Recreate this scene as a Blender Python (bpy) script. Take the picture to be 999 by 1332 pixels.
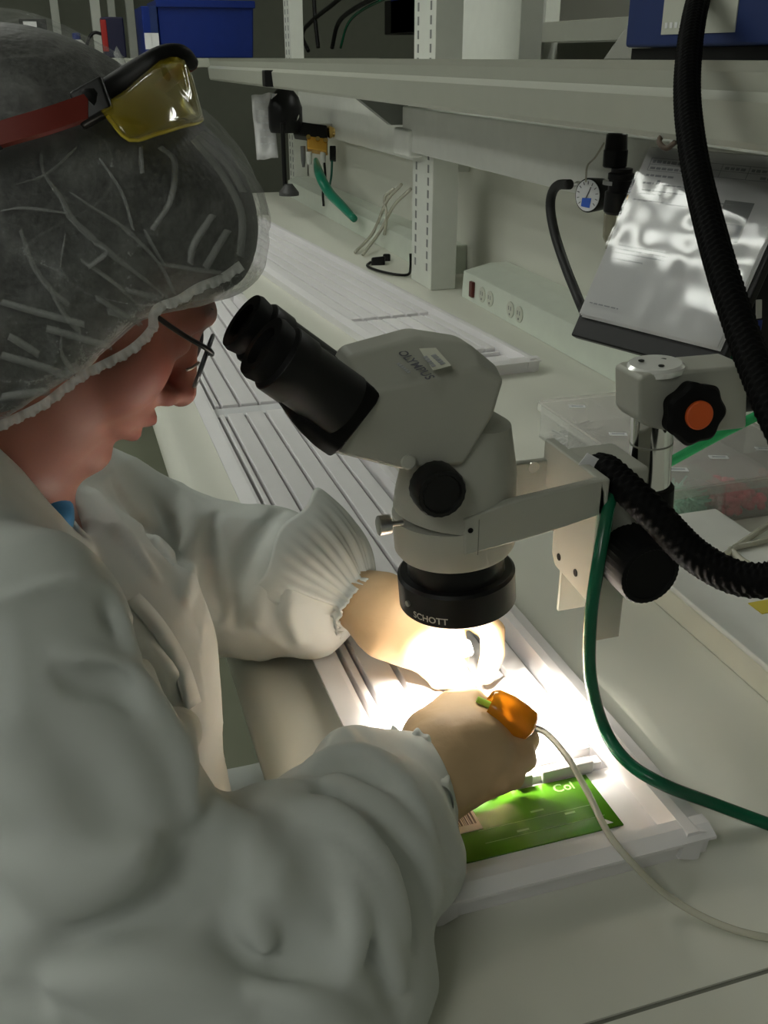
import bpy, bmesh, math, random
import numpy as np
from mathutils import Vector, Matrix

for o in list(bpy.data.objects):
    bpy.data.objects.remove(o)
scene = bpy.context.scene
COL = scene.collection
random.seed(7)
RNG = np.random.default_rng(11)

# ------------------------------------------------------------------ camera
FPX, CX, CY = 1280.0, 499.5, 666.0
PITCH, YAW = math.radians(24.8), math.radians(17.8)
CAM = np.array([0.0, 0.0, 1.25])
cd = bpy.data.cameras.new('camera')
cam = bpy.data.objects.new('camera', cd)
COL.objects.link(cam)
cam.location = CAM
cam.rotation_euler = (math.pi / 2 - PITCH, 0, -YAW)
cd.sensor_fit = 'VERTICAL'
cd.sensor_height = 24.0
cd.lens = 24.0 * FPX / 1332.0
cd.clip_start = 0.01
scene.camera = cam

# ------------------------------------------------------------------ world, exposure
world = bpy.data.worlds.new('world')
scene.world = world
world.use_nodes = True
wb = world.node_tree.nodes['Background']
wb.inputs[0].default_value = (0.86, 0.90, 0.82, 1)
wb.inputs[1].default_value = 0.08
vs = scene.view_settings
vs.view_transform = 'Standard'
vs.look = 'None'
vs.gamma = 1.0
vs.use_curve_mapping = False
vs.exposure = 0.48
CEIL_POWER = 10.0      # emission of the fluorescent panels
RING_POWER = 2.7      # watts of each fibre outlet of the ring light

# ------------------------------------------------------------------ pixel -> place
FW = np.array([math.sin(YAW) * math.cos(PITCH), math.cos(YAW) * math.cos(PITCH), -math.sin(PITCH)])
RT = np.array([math.cos(YAW), -math.sin(YAW), 0.0])
UP = np.cross(RT, FW)
def ray(px, py): return FW + RT * (px - CX) / FPX - UP * (py - CY) / FPX
def PZ(px, py, z): r = ray(px, py); return CAM + r * ((z - CAM[2]) / r[2])
def PX(px, py, x): r = ray(px, py); return CAM + r * (x / r[0])
def PY(px, py, y): r = ray(px, py); return CAM + r * (y / r[1])
def PD(px, py, d): return CAM + ray(px, py) * d
A = np.array

# ------------------------------------------------------------------ materials
MATS = {}
def mat(name, color, rough=0.5, metal=0.0, var=0.06, scale=30.0, bump=0.0, bscale=200.0, spec=0.5, trans=0.0,
        alpha=1.0, emit=None, estr=0.0, ior=1.45, sss=0.0, coat=0.0, vcol=False):
    if name in MATS: return MATS[name]
    m = bpy.data.materials.new(name); m.use_nodes = True
    nt = m.node_tree; n = nt.nodes; l = nt.links
    b = n['Principled BSDF']
    b.inputs['Roughness'].default_value = rough
    b.inputs['Metallic'].default_value = metal
    b.inputs['Specular IOR Level'].default_value = spec
    b.inputs['Transmission Weight'].default_value = trans
    b.inputs['Alpha'].default_value = alpha
    b.inputs['IOR'].default_value = ior
    b.inputs['Coat Weight'].default_value = coat
    if sss: 
        b.inputs['Subsurface Weight'].default_value = sss
        b.inputs['Subsurface Radius'].default_value = (0.012, 0.005, 0.003)
        b.inputs['Subsurface Scale'].default_value = 0.5
    tc = n.new('ShaderNodeTexCoord')
    nz = n.new('ShaderNodeTexNoise'); nz.inputs['Scale'].default_value = scale; nz.inputs['Detail'].default_value = 4
    l.new(tc.outputs['Object'], nz.inputs['Vector'])
    mx = n.new('ShaderNodeMix'); mx.data_type = 'RGBA'
    c = A(color[:3])
    mx.inputs[6].default_value = (*np.clip(c * (1 - var), 0, 1), 1)
    mx.inputs[7].default_value = (*np.clip(c * (1 + var), 0, 1), 1)
    l.new(nz.outputs['Fac'], mx.inputs[0])
    if vcol:
        at = n.new('ShaderNodeAttribute'); at.attribute_name = 'Col'
        mu = n.new('ShaderNodeMix'); mu.data_type = 'RGBA'; mu.blend_type = 'MULTIPLY'; mu.inputs[0].default_value = 1
        l.new(mx.outputs[2], mu.inputs[6]); l.new(at.outputs['Color'], mu.inputs[7])
        l.new(mu.outputs[2], b.inputs['Base Color'])
    else:
        l.new(mx.outputs[2], b.inputs['Base Color'])
    if bump:
        n2 = n.new('ShaderNodeTexNoise'); n2.inputs['Scale'].default_value = bscale; n2.inputs['Detail'].default_value = 3
        l.new(tc.outputs['Object'], n2.inputs['Vector'])
        bp = n.new('ShaderNodeBump'); bp.inputs['Strength'].default_value = bump; bp.inputs['Distance'].default_value = 0.002
        l.new(n2.outputs['Fac'], bp.inputs['Height']); l.new(bp.outputs['Normal'], b.inputs['Normal'])
    if emit:
        b.inputs['Emission Color'].default_value = (*emit, 1); b.inputs['Emission Strength'].default_value = estr
    MATS[name] = m
    return m

M_BENCH = mat('bench laminate', (0.70, 0.70, 0.62), 0.38, var=0.05, scale=6)
M_NOSE = mat('bench edge', (0.66, 0.65, 0.55), 0.35)
M_JOINT = mat('joint strip', (0.20, 0.20, 0.17), 0.5)
M_WALL = mat('wall panel', (0.68, 0.68, 0.60), 0.5, var=0.03, scale=4)
M_SHELF = mat('painted steel shelf', (0.40, 0.41, 0.35), 0.35, var=0.04)
M_POST = mat('painted post', (0.70, 0.72, 0.66), 0.4)
M_SLOT = mat('slot dark', (0.22, 0.23, 0.22), 0.7)
M_RAIL = mat('white rail', (0.80, 0.81, 0.76), 0.4)
M_RACE = mat('raceway', (0.70, 0.75, 0.66), 0.35)
M_FLOOR = mat('floor vinyl', (0.20, 0.21, 0.15), 0.5, var=0.1, scale=8)
M_CEIL = mat('ceiling tile', (0.6, 0.6, 0.55), 0.9)
M_TRAY = mat('white tray plastic', (0.82, 0.80, 0.81), 0.42, var=0.03)
M_TRAYD = mat('tray floor plastic', (0.42, 0.41, 0.42), 0.5, var=0.04)
M_GREEN = mat('card green', (0.055, 0.17, 0.008), 0.16, var=0.18, scale=35, coat=0.4)
M_PAPER = mat('paper', (0.80, 0.80, 0.80), 0.7, var=0.02)
M_INK = mat('ink', (0.10, 0.10, 0.12), 0.7)
M_GREYINK = mat('grey ink', (0.38, 0.39, 0.41), 0.7)
M_SCOPE = mat('scope enamel', (0.42, 0.42, 0.365), 0.45, var=0.03, bump=0.05, bscale=900)
M_BLACK = mat('black plastic', (0.008, 0.008, 0.008), 0.35, var=0.2, spec=0.25)
M_BLACKM = mat('black matte', (0.006, 0.006, 0.006), 0.6, var=0.2, spec=0.15)
M_BRAID = mat('black braided hose', (0.005, 0.005, 0.005), 0.6, var=0.4, scale=300, bump=0.2, bscale=700, spec=0.05)
M_CHROME = mat('chrome', (0.75, 0.75, 0.74), 0.12, 1.0)
M_STEEL = mat('brushed steel', (0.55, 0.55, 0.53), 0.3, 1.0)
M_BRASS = mat('brass', (0.62, 0.42, 0.14), 0.25, 1.0)
M_GOLD = mat('gold valve', (0.70, 0.38, 0.06), 0.35, 0.6)
M_ORANGE = mat('orange cap', (0.75, 0.12, 0.02), 0.5)
M_TUBE_G = mat('green air tube', (0.006, 0.105, 0.050), 0.22, var=0.15)
M_TUBE_G2 = mat('bright green tube', (0.03, 0.38, 0.13), 0.22, var=0.15)
M_TUBE_C = mat('clear tubing', (0.72, 0.70, 0.58), 0.2, trans=0.35, var=0.04)
M_AMBER = mat('amber silicone', (0.72, 0.29, 0.012), 0.15, trans=0.45, var=0.15, scale=120, ior=1.4)
M_GOWN = mat('gown polyester', (0.60, 0.625, 0.595), 0.75, var=0.03, scale=12, bump=0.12, bscale=60, spec=0.25)
M_GLOVE = mat('latex glove', (0.52, 0.36, 0.20), 0.5, var=0.06, bump=0.15, bscale=160)
M_SKIN = mat('skin', (0.24, 0.092, 0.062), 0.55, var=0.08, scale=60, bump=0.06, bscale=500, sss=0.12, vcol=True)
M_HAIR = mat('dark hair', (0.012, 0.010, 0.009), 0.55, var=0.5, scale=90, bump=0.4, bscale=220)
M_BLUE = mat('blue bin', (0.004, 0.022, 0.19), 0.4, var=0.1)
M_BLUED = mat('dark blue box', (0.012, 0.03, 0.13), 0.5, var=0.15)
M_SHIRT = mat('blue shirt', (0.02, 0.16, 0.36), 0.8, var=0.1)
M_CLEAR = mat('clear box plastic', (0.88, 0.88, 0.84), 0.22, alpha=0.24, var=0.02)
M_LID = mat('clear lid plastic', (0.84, 0.81, 0.76), 0.2, alpha=0.34, var=0.02)
M_SLEEVE = mat('sheet protector film', (0.9, 0.9, 0.9), 0.06, alpha=0.14, bump=0.9, bscale=26)
M_SLEEVE = bpy.data.materials.new('glossy film'); M_SLEEVE.use_nodes = True
_n = M_SLEEVE.node_tree.nodes; _l = M_SLEEVE.node_tree.links; _n.clear()
_o = _n.new('ShaderNodeOutputMaterial'); _m = _n.new('ShaderNodeMixShader'); _t = _n.new('ShaderNodeBsdfTransparent'); _g = _n.new('ShaderNodeBsdfGlossy'); _f = _n.new('ShaderNodeFresnel')
_g.inputs['Roughness'].default_value = 0.09; _f.inputs['IOR'].default_value = 1.65; _t.inputs[0].default_value = (0.97, 0.97, 0.97, 1)
_l.new(_f.outputs[0], _m.inputs[0]); _l.new(_t.outputs[0], _m.inputs[1]); _l.new(_g.outputs[0], _m.inputs[2]); _l.new(_m.outputs[0], _o.inputs[0])
M_RED = mat('pink red parts', (0.80, 0.06, 0.13), 0.5, var=0.2)
M_RED2 = mat('red parts', (0.70, 0.08, 0.04), 0.5, var=0.2)
M_TEAL = mat('teal parts', (0.30, 0.80, 0.58), 0.5, var=0.25)
M_YLENS = mat('yellow lens', (0.50, 0.38, 0.01), 0.06, trans=0.6, alpha=0.62, var=0.05, coat=0.6)
M_REDARM = mat('red temple', (0.17, 0.016, 0.008), 0.6)
M_GLASS = mat('spectacle lens', (0.70, 0.70, 0.76), 0.05, alpha=0.6)
M_YELLOW = mat('yellow sticker', (0.62, 0.50, 0.03), 0.5)
M_WHITE = mat('white plastic', (0.74, 0.74, 0.70), 0.4)
M_BAG = mat('clear bag', (0.85, 0.85, 0.85), 0.2, alpha=0.45)
M_RINGGLOW = mat('ring outlet', (1, 1, 1), 0.3, emit=(1.0, 0.93, 0.80), estr=25)
M_PANEL = mat('fluorescent panel', (1, 1, 1), 0.4, emit=(0.97, 1.0, 0.92), estr=CEIL_POWER)

# ------------------------------------------------------------------ objects
def worldloc(o):
    p = A(o.location)
    while o.parent is not None:
        o = o.parent; p = p + A(o.location)
    return p
def tag(o, label=None, cat=None, group=None, kind=None):
    if label: o['label'] = label
    if cat: o['category'] = cat
    if group: o['group'] = group
    if kind: o['kind'] = kind
    return o
def thing(name, label, cat, loc, group=None):
    o = bpy.data.objects.new(name, None); COL.objects.link(o)
    o.location = tuple(float(v) for v in loc); o.empty_display_size = 0.05
    return tag(o, label, cat, group)
def mk(name, V, F, m, parent=None, smooth=True, angle=35, bevel=0.0, bseg=2):
    V = np.asarray(V, dtype=float).reshape(-1, 3)
    if parent is not None: org = worldloc(parent)
    else: org = A([(V[:, 0].min() + V[:, 0].max()) / 2, (V[:, 1].min() + V[:, 1].max()) / 2, V[:, 2].min()])
    me = bpy.data.meshes.new(name)
    me.from_pydata((V - org).tolist(), [], [list(map(int, f)) for f in F] if not isinstance(F, np.ndarray) else F.tolist())
    me.validate()
    bm = bmesh.new(); bm.from_mesh(me); bmesh.ops.recalc_face_normals(bm, faces=bm.faces)
    if bevel and angle: angle = 75
    if bevel: bmesh.ops.bevel(bm, geom=list(bm.edges), offset=bevel, segments=bseg, affect='EDGES', clamp_overlap=True, profile=0.5)
    bm.to_mesh(me); bm.free()
    if smooth:
        me.polygons.foreach_set('use_smooth', [True] * len(me.polygons))
        if angle: me.set_sharp_from_angle(angle=math.radians(angle))
    me.materials.append(m)
    o = bpy.data.objects.new(name, me); COL.objects.link(o)
    if bevel and smooth:
        wn = o.modifiers.new('weighted normals', 'WEIGHTED_NORMAL'); wn.keep_sharp = True
    if parent is not None: o.parent = parent
    else: o.location = tuple(org)
    return o
def copyobj(o, parent=None, loc=None):
    c = o.copy(); COL.objects.link(c)
    if parent is not None: c.parent = parent
    if loc is not None: c.location = tuple(float(v) for v in loc)
    return c
class G:
    """collects simple solids into one mesh"""
    def __init__(s): s.V = []; s.F = []
    def add(s, V, F):
        n = len(s.V); s.V += [tuple(v) for v in V]; s.F += [[i + n for i in f] for f in F]; return s
    def box(s, lo, hi):
        (a, b, c), (d, e, f) = lo, hi
        return s.add([(a,b,c),(d,b,c),(d,e,c),(a,e,c),(a,b,f),(d,b,f),(d,e,f),(a,e,f)],
              [[0,3,2,1],[4,5,6,7],[0,1,5,4],[1,2,6,5],[2,3,7,6],[3,0,4,7]])
    def obox(s, c, ax, ay, az):
        """box with centre c and three half-axis vectors"""
        c, ax, ay, az = map(A, (c, ax, ay, az)); V = []
        for k in (-1, 1):
            for (i, j) in ((-1,-1),(1,-1),(1,1),(-1,1)): V.append(c + i*ax + j*ay + k*az)
        return s.add(V, [[0,3,2,1],[4,5,6,7],[0,1,5,4],[1,2,6,5],[2,3,7,6],[3,0,4,7]])
    def prism(s, poly, d):
        """polygon (list of 3D points) pushed along d"""
        n = len(poly); d = A(d, dtype=float); P = [A(p, dtype=float) for p in poly]
        V = P + [p + d for p in P]
        return s.add(V, [list(range(n))[::-1], list(range(n, 2*n))] + [[i, (i+1) % n, n+(i+1) % n, n+i] for i in range(n)])
    def lathe(s, p0, axis, prof, seg=32, caps=True, lobes=0, lobe_amp=0.0):
        p0 = A(p0, dtype=float); ax = A(axis, dtype=float); ax = ax / np.linalg.norm(ax)
        t = A([0, 0, 1.0]) if abs(ax[2]) < 0.9 else A([1.0, 0, 0])
        u = np.cross(t, ax); u /= np.linalg.norm(u); v = np.cross(ax, u)
        V = []; F = []; n = len(prof)
        for (z, r) in prof:
            for i in range(seg):
                a = 2*math.pi*i/seg
                rr = r * (1 + lobe_amp * math.cos(lobes * a)) if lobes else r
                V.append(p0 + ax*z + (u*math.cos(a) + v*math.sin(a))*rr)
        for k in range(n-1):
            for i in range(seg):
                j = (i+1) % seg; F.append([k*seg+i, k*seg+j, (k+1)*seg+j, (k+1)*seg+i])
        if caps: F.append(list(range(seg))[::-1]); F.append(list(range((n-1)*seg, n*seg)))
        return s.add(V, F)
    def tube(s, pts, r, seg=12, caps=True, mod=None):
        P = np.asarray(pts, float); n = len(P)
        T = np.gradient(P, axis=0); T /= np.linalg.norm(T, axis=1)[:, None] + 1e-12
        u = np.cross(T[0], [0, 0, 1.0]); 
        if np.linalg.norm(u) < 1e-3: u = np.cross(T[0], [1.0, 0, 0])
        V = []; F = []
        L = 0.0
        for k in range(n):
            u = u - T[k]*(u @ T[k]); u /= np.linalg.norm(u); v = np.cross(T[k], u)
            if k: L += np.linalg.norm(P[k]-P[k-1])
            rk = r[k] if hasattr(r, '__len__') else r
            for i in range(seg):
                a = 2*math.pi*i/seg
                V.append(P[k] + (u*math.cos(a) + v*math.sin(a)) * (rk + (mod(L, a) if mod else 0)))
        for k in range(n-1):
            for i in range(seg):
                j = (i+1) % seg; F.append([k*seg+i, k*seg+j, (k+1)*seg+j, (k+1)*seg+i])
        if caps: F.append(list(range(seg))[::-1]); F.append(list(range((n-1)*seg, n*seg)))
        return s.add(V, F)
    def build(s, name, m, parent=None, **k): return mk(name, s.V, s.F, m, parent, **k)
def spline(pts, n=60):
    """Catmull-Rom through the points, evenly spaced"""
    P = np.asarray(pts, float); P = np.vstack([2*P[0]-P[1], P, 2*P[-1]-P[-2]])
    out = []
    for i in range(1, len(P)-2):
        t = np.linspace(0, 1, 24, endpoint=False)[:, None]
        a, b, c, d = P[i-1], P[i], P[i+1], P[i+2]
        out.append(0.5*((2*b) + (-a+c)*t + (2*a-5*b+4*c-d)*t**2 + (-a+3*b-3*c+d)*t**3))
    out = np.vstack(out + [P[-2][None]])
    s = np.r_[0, np.cumsum(np.linalg.norm(np.diff(out, axis=0), axis=1))]
    q = np.linspace(0, s[-1], n)
    return np.stack([np.interp(q, s, out[:, i]) for i in range(3)], 1)
def text_mesh(txt, size):
    """flat lettering as vertices and faces in its own plane"""
    cu = bpy.data.curves.new('lettering', 'FONT'); cu.body = txt; cu.size = size; cu.align_x = 'CENTER'; cu.align_y = 'CENTER'
    cu.resolution_u = 3; cu.offset = size*0.018
    o = bpy.data.objects.new('lettering', cu); COL.objects.link(o)
    dg = bpy.context.evaluated_depsgraph_get()
    me = bpy.data.meshes.new_from_object(o.evaluated_get(dg))
    V = A([v.co[:] for v in me.vertices]); F = [list(p.vertices) for p in me.polygons]
    bpy.data.objects.remove(o); bpy.data.curves.remove(cu); bpy.data.meshes.remove(me)
    return V, F
def put_text(txt, size, c, ux, uy, name, m, parent, bold=0.0):
    V, F = text_mesh(txt, size)
    ux = A(ux, dtype=float); uy = A(uy, dtype=float)
    ux /= np.linalg.norm(ux); uy /= np.linalg.norm(uy)
    W = A(c)[None] + V[:, :1]*ux[None] + V[:, 1:2]*uy[None]
    return mk(name, W, F, m, parent, smooth=False)

# ------------------------------------------------------------------ signed-distance modelling
_LAT = RNG.random((48, 48, 48)).astype(np.float32)
def vnoise(P, f, off=0.0):
    Q = P * f + off; I = np.floor(Q).astype(np.int64); T = (Q - I); T = T*T*(3-2*T)
    I0 = I % 48; I1 = (I + 1) % 48
    def L(a, b, c): return _LAT[a, b, c]
    x, y, z = T[..., 0], T[..., 1], T[..., 2]
    c00 = L(I0[...,0],I0[...,1],I0[...,2])*(1-x)+L(I1[...,0],I0[...,1],I0[...,2])*x
    c10 = L(I0[...,0],I1[...,1],I0[...,2])*(1-x)+L(I1[...,0],I1[...,1],I0[...,2])*x
    c01 = L(I0[...,0],I0[...,1],I1[...,2])*(1-x)+L(I1[...,0],I0[...,1],I1[...,2])*x
    c11 = L(I0[...,0],I1[...,1],I1[...,2])*(1-x)+L(I1[...,0],I1[...,1],I1[...,2])*x
    return (c00*(1-y)+c10*y)*(1-z)+(c01*(1-y)+c11*y)*z
class SDF:
    def __init__(s): s.p = []
    def ell(s, c, r, R=None, k=0.02, op='add'):
        s.p.append(('ell', A(c, dtype=float), A(r, dtype=float), None if R is None else A(R, dtype=float), k, op, max(r))); return s
    def cone(s, pts, rad, k=0.02, op='add'):
        pts = [A(p, dtype=float) for p in pts]
        if not hasattr(rad, '__len__'): rad = [rad]*len(pts)
        s.p.append(('cone', pts, list(rad), None, k, op, max(rad))); return s
    def wedge(s, c, n1, n2, k=0.01):
        s.p.append(('wedge', A(c, dtype=float), A(n1, dtype=float), A(n2, dtype=float), k, 'cut', 9)); return s
    def half(s, c, n, k=0.01):
        """keep only the side that n points away from"""
        n = A(n, dtype=float); s.p.append(('half', A(c, dtype=float), n/np.linalg.norm(n), None, k, 'int', 9)); return s
    @staticmethod
    def dist(pr, P):
        t = pr[0]
        if t == 'ell':
            q = P - pr[1]
            if pr[3] is not None: q = q @ pr[3].T
            k0 = np.linalg.norm(q/pr[2], axis=-1); k1 = np.linalg.norm(q/pr[2]**2, axis=-1) + 1e-9
            return k0*(k0-1)/k1
        if t == 'cone':
            d = None
            for i in range(len(pr[1])-1):
                a, b = pr[1][i], pr[1][i+1]; ab = b-a
                h = np.clip(((P-a) @ ab)/(ab @ ab + 1e-12), 0, 1)
                e = np.linalg.norm(P - a - h[..., None]*ab, axis=-1) - (pr[2][i] + (pr[2][i+1]-pr[2][i])*h)
                d = e if d is None else np.minimum(d, e)
            return d
        if t == 'wedge': return np.maximum((P - pr[1]) @ pr[2], (P - pr[1]) @ pr[3])
        return (P - pr[1]) @ pr[2]
    @staticmethod
    def comb(a, b, k, op):
        if op == 'add': h = np.maximum(k-np.abs(a-b), 0)/k; return np.minimum(a, b) - h*h*k/4
        if op == 'cut': b = -b
        h = np.maximum(k-np.abs(a-b), 0)/k; return np.maximum(a, b) + h*h*k/4
    def bbox(s, pr):
        m = pr[6] + pr[4] + 0.02
        if pr[0] in ('half', 'wedge'): return None
        c = A(pr[1]).reshape(-1, 3)
        return c.min(0)-m, c.max(0)+m
    def at(s, P):
        d = np.full(P.shape[:-1], 1.0)
        for pr in s.p: d = s.comb(d, s.dist(pr, P), pr[4], pr[5])
        return d
    def hit(s, px, py, t0=0.25, t1=1.4, n=460):
        t = np.linspace(t0, t1, n); P = CAM + ray(px, py)[None]*t[:, None]
        d = s.at(P); i = np.argmax(d < 0)
        if not (d < 0).any(): return None
        if i == 0: return P[0]
        f = d[i-1]/(d[i-1]-d[i]+1e-12); return P[i-1] + (P[i]-P[i-1])*f
    def fold(s, px, h=0.006, r=0.010, k=0.012, ridge=True):
        """a crease in the cloth laid through the surface points seen at these pixels"""
        pts = []; r = r*0.75; h = min(h*1.7, 0.85*r); k = max(0.004, k*0.45)
        px = spline([(a_, b_, 0) for a_, b_ in px], 12)[:, :2]
        for q in px:
            p = s.base.hit(*q)
            if p is None: continue
            d = ray(*q); d = d/np.linalg.norm(d)
            pts.append(p + d*(r-h) if ridge else p - d*(r-h))
        if len(pts) < 2: return s
        n = len(pts); rad = [max(r-h*0.9, r*(1-h/r*(1-math.sin(math.pi*(i+0.5)/n)**0.6))) for i in range(n)]
        s.cone(pts, rad, k=k, op='add' if ridge else 'cut'); return s
    def field(s, lo, hi, h):
        lo = A(lo, dtype=float); hi = A(hi, dtype=float); n = np.ceil((hi-lo)/h).astype(int)+1
        ax = [lo[i] + h*np.arange(n[i]) for i in range(3)]
        D = np.full(tuple(n), 0.2, dtype=np.float64)
        for pr in s.p:
            bb = s.bbox(pr)
            if bb is None: sl = [slice(0, n[i]) for i in range(3)]
            else: sl = [slice(max(0, int((bb[0][i]-lo[i])/h)), max(0, min(n[i], int((bb[1][i]-lo[i])/h)+2))) for i in range(3)]
            sub = D[tuple(sl)]
            if sub.size == 0: continue
            P = np.stack(np.meshgrid(*[ax[i][sl[i]] for i in range(3)], indexing='ij'), -1)
            D[tuple(sl)] = s.comb(sub, s.dist(pr, P), pr[4], pr[5])
        return D, ax
    def mesh(s, lo, hi, h, disp=None):
        D, ax = s.field(lo, hi, h)
        if disp is not None:
            I = np.argwhere(np.abs(D) < 0.03)
            P = np.stack([ax[i][I[:, i]] for i in range(3)], -1)
            D[I[:, 0], I[:, 1], I[:, 2]] += disp(P)
        return surface_nets(D, ax, h)
def surface_nets(D, ax, h):
    S = D < 0
    c = np.zeros(tuple(k-1 for k in D.shape), dtype=np.int8)
    for i in (0, 1):
        for j in (0, 1):
            for k in (0, 1): c += S[i:S.shape[0]-1+i, j:S.shape[1]-1+j, k:S.shape[2]-1+k]
    I = np.argwhere((c > 0) & (c < 8))
    idx = np.full(c.shape, -1, dtype=np.int64); idx[I[:, 0], I[:, 1], I[:, 2]] = np.arange(len(I))
    acc = np.zeros((len(I), 3)); cnt = np.zeros(len(I))
    cor = [(i, j, k) for i in (0, 1) for j in (0, 1) for k in (0, 1)]
    for a in cor:
        for d in range(3):
            if a[d]: continue
            b = list(a); b[d] = 1
            va = D[I[:, 0]+a[0], I[:, 1]+a[1], I[:, 2]+a[2]]; vb = D[I[:, 0]+b[0], I[:, 1]+b[1], I[:, 2]+b[2]]
            m = (va < 0) != (vb < 0); t = np.where(m, va/(va-vb+1e-15), 0)
            p = np.tile(A(a, dtype=float), (len(I), 1)); p[:, d] += t
            acc += p*m[:, None]; cnt += m
    V = A([x[0] for x in ax]) + h*(I + acc/cnt[:, None])
    F = []
    for d in range(3):
        a0 = [slice(None)]*3; a1 = [slice(None)]*3
        a0[d] = slice(0, -1); a1[d] = slice(1, None)
        ch = S[tuple(a0)] != S[tuple(a1)]
        E = np.argwhere(ch); e, f = (d+1) % 3, (d+2) % 3
        ok = (E[:, e] > 0) & (E[:, f] > 0) & (E[:, e] < c.shape[e]) & (E[:, f] < c.shape[f]); E = E[ok]
        q = []
        for (o1, o2) in ((0, 0), (-1, 0), (-1, -1), (0, -1)):
            X = E.copy(); X[:, e] += o1; X[:, f] += o2; q.append(idx[X[:, 0], X[:, 1], X[:, 2]])
        q = np.stack(q, 1)
        fl = S[E[:, 0], E[:, 1], E[:, 2]]
        q[~fl] = q[~fl][:, ::-1]
        F.append(q[(q >= 0).all(1)])
    return V, np.vstack(F)
def mk_sdf(name, VF, m, parent, smooth_it=2, color=None):
    V, F = VF
    if smooth_it:
        E = np.vstack([F[:, [0, 1]], F[:, [1, 2]], F[:, [2, 3]], F[:, [3, 0]]])
        for _ in range(smooth_it):
            acc = np.zeros_like(V); cnt = np.zeros(len(V))
            for a, b in ((0, 1), (1, 0)):
                np.add.at(acc, E[:, a], V[E[:, b]]); np.add.at(cnt, E[:, a], 1)
            V = V*0.5 + 0.5*acc/np.maximum(cnt, 1)[:, None]
    org = worldloc(parent)
    me = bpy.data.meshes.new(name)
    me.vertices.add(len(V)); me.vertices.foreach_set('co', (V-org).astype(np.float32).ravel())
    me.loops.add(F.size); me.loops.foreach_set('vertex_index', F.astype(np.int32).ravel())
    me.polygons.add(len(F)); me.polygons.foreach_set('loop_start', np.arange(0, F.size, 4, dtype=np.int32))
    me.polygons.foreach_set('use_smooth', np.ones(len(F), dtype=bool))
    me.update(calc_edges=True); me.validate()
    if color is not None:
        ca = me.color_attributes.new('Col', 'FLOAT_COLOR', 'POINT')
        c = np.ones((len(V), 4), np.float32); c[:, :3] = color(V); ca.data.foreach_set('color', c.ravel())
    me.materials.append(m)
    o = bpy.data.objects.new(name, me); COL.objects.link(o); o.parent = parent
    return o
# ================================================================== THE SETTING
ZB = 0.76
def struct(name, g, m, label=None, **k):
    o = g.build(name, m, **k); o['kind'] = 'structure'
    if label: o['label'] = label
    return o
struct('floor', G().box((-3, -2.5, -0.05), (3.2, 6.6, 0)), M_FLOOR, smooth=False)
struct('ceiling', G().box((-3, -2.5, 2.72), (3.2, 6.6, 2.8)), M_CEIL, smooth=False)
struct('wall_far', G().box((-3, 6.6, 0), (3.2, 6.7, 2.72)), mat('far wall paint', (0.20, 0.21, 0.17), 0.8), smooth=False)
struct('wall_right', G().box((3.2, -2.5, 0), (3.3, 6.7, 2.72)), M_WALL, smooth=False)
struct('wall_back', G().box((0.955, -0.9, 0.0), (0.985, 4.05, 1.17)), M_WALL, 'pale grey panel standing behind the workbench', smooth=False)
for (x, y0, y1, lab_) in ((-1.3, 1.5, 2.75, 'fluorescent ceiling panel over the aisle behind the seated person'), (-0.2, 2.5, 3.75, 'fluorescent ceiling panel above the far part of the workbench'), (-2.5, 0.2, 1.45, 'fluorescent ceiling panel over the neighbouring aisle, near one'), (-2.5, 2.7, 3.95, 'fluorescent ceiling panel over the neighbouring aisle, far one'), (-1.3, -1.6, -0.35, 'fluorescent ceiling panel at the near end of the aisle'), (2.3, 1.6, 2.85, 'fluorescent ceiling panel beyond the back panel')):
    t = thing('ceiling_light', lab_, 'ceiling light', ((x), (y0+y1)/2, 2.66), 'ceiling light panels')
    G().box((x-0.32, y0-0.02, 2.68), (x+0.32, y1+0.02, 2.72)).build('housing', M_WHITE, t, smooth=False)
    for dx_ in (-0.16, 0.16): G().box((x+dx_-0.05, y0, 2.655), (x+dx_+0.05, y1, 2.68)).build('fluorescent_tube', M_PANEL, t, bevel=0.01)

# ------------------------------------------------------------------ workbenches
def workbench(y0, y1, label):
    t = thing('workbench', label, 'workbench', (0.5, (y0+y1)/2, 0), 'laboratory workbenches')
    prof = [(0.95, ZB), (0.135, ZB)]
    for a in range(0, 181, 20):
        a = math.radians(a); prof.append((0.122 - 0.024*math.sin(a), ZB - 0.022 + 0.022*math.cos(a)))
    prof += [(0.135, ZB-0.044), (0.95, ZB-0.044)]
    G().prism([(x, y0, z) for x, z in prof], (0, y1-y0, 0)).build('worktop', M_BENCH, t)
    ny = max(2, int((y1-y0)/1.6)+1)
    for y in np.linspace(y0+0.08, y1-0.08, ny):
        for x in (0.20, 0.88):
            G().box((x-0.025, y-0.025, 0), (x+0.025, y+0.025, ZB-0.045)).build('leg', M_POST, t, bevel=0.003)
    G().box((0.18, y0+0.05, ZB-0.10), (0.90, y1-0.05, ZB-0.0445)).build('apron', M_NOSE, t, smooth=False)
    return t
wf = workbench(0.327, 4.05, 'long pale laminate workbench under the microscope and trays')
workbench(-0.90, 0.3235, 'pale laminate workbench in front of the dark worktop joint')
G().box((0.10, 0.3236, ZB-0.03), (0.95, 0.3269, ZB-0.0015)).build('joint_strip', M_JOINT, wf, smooth=False)

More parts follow.
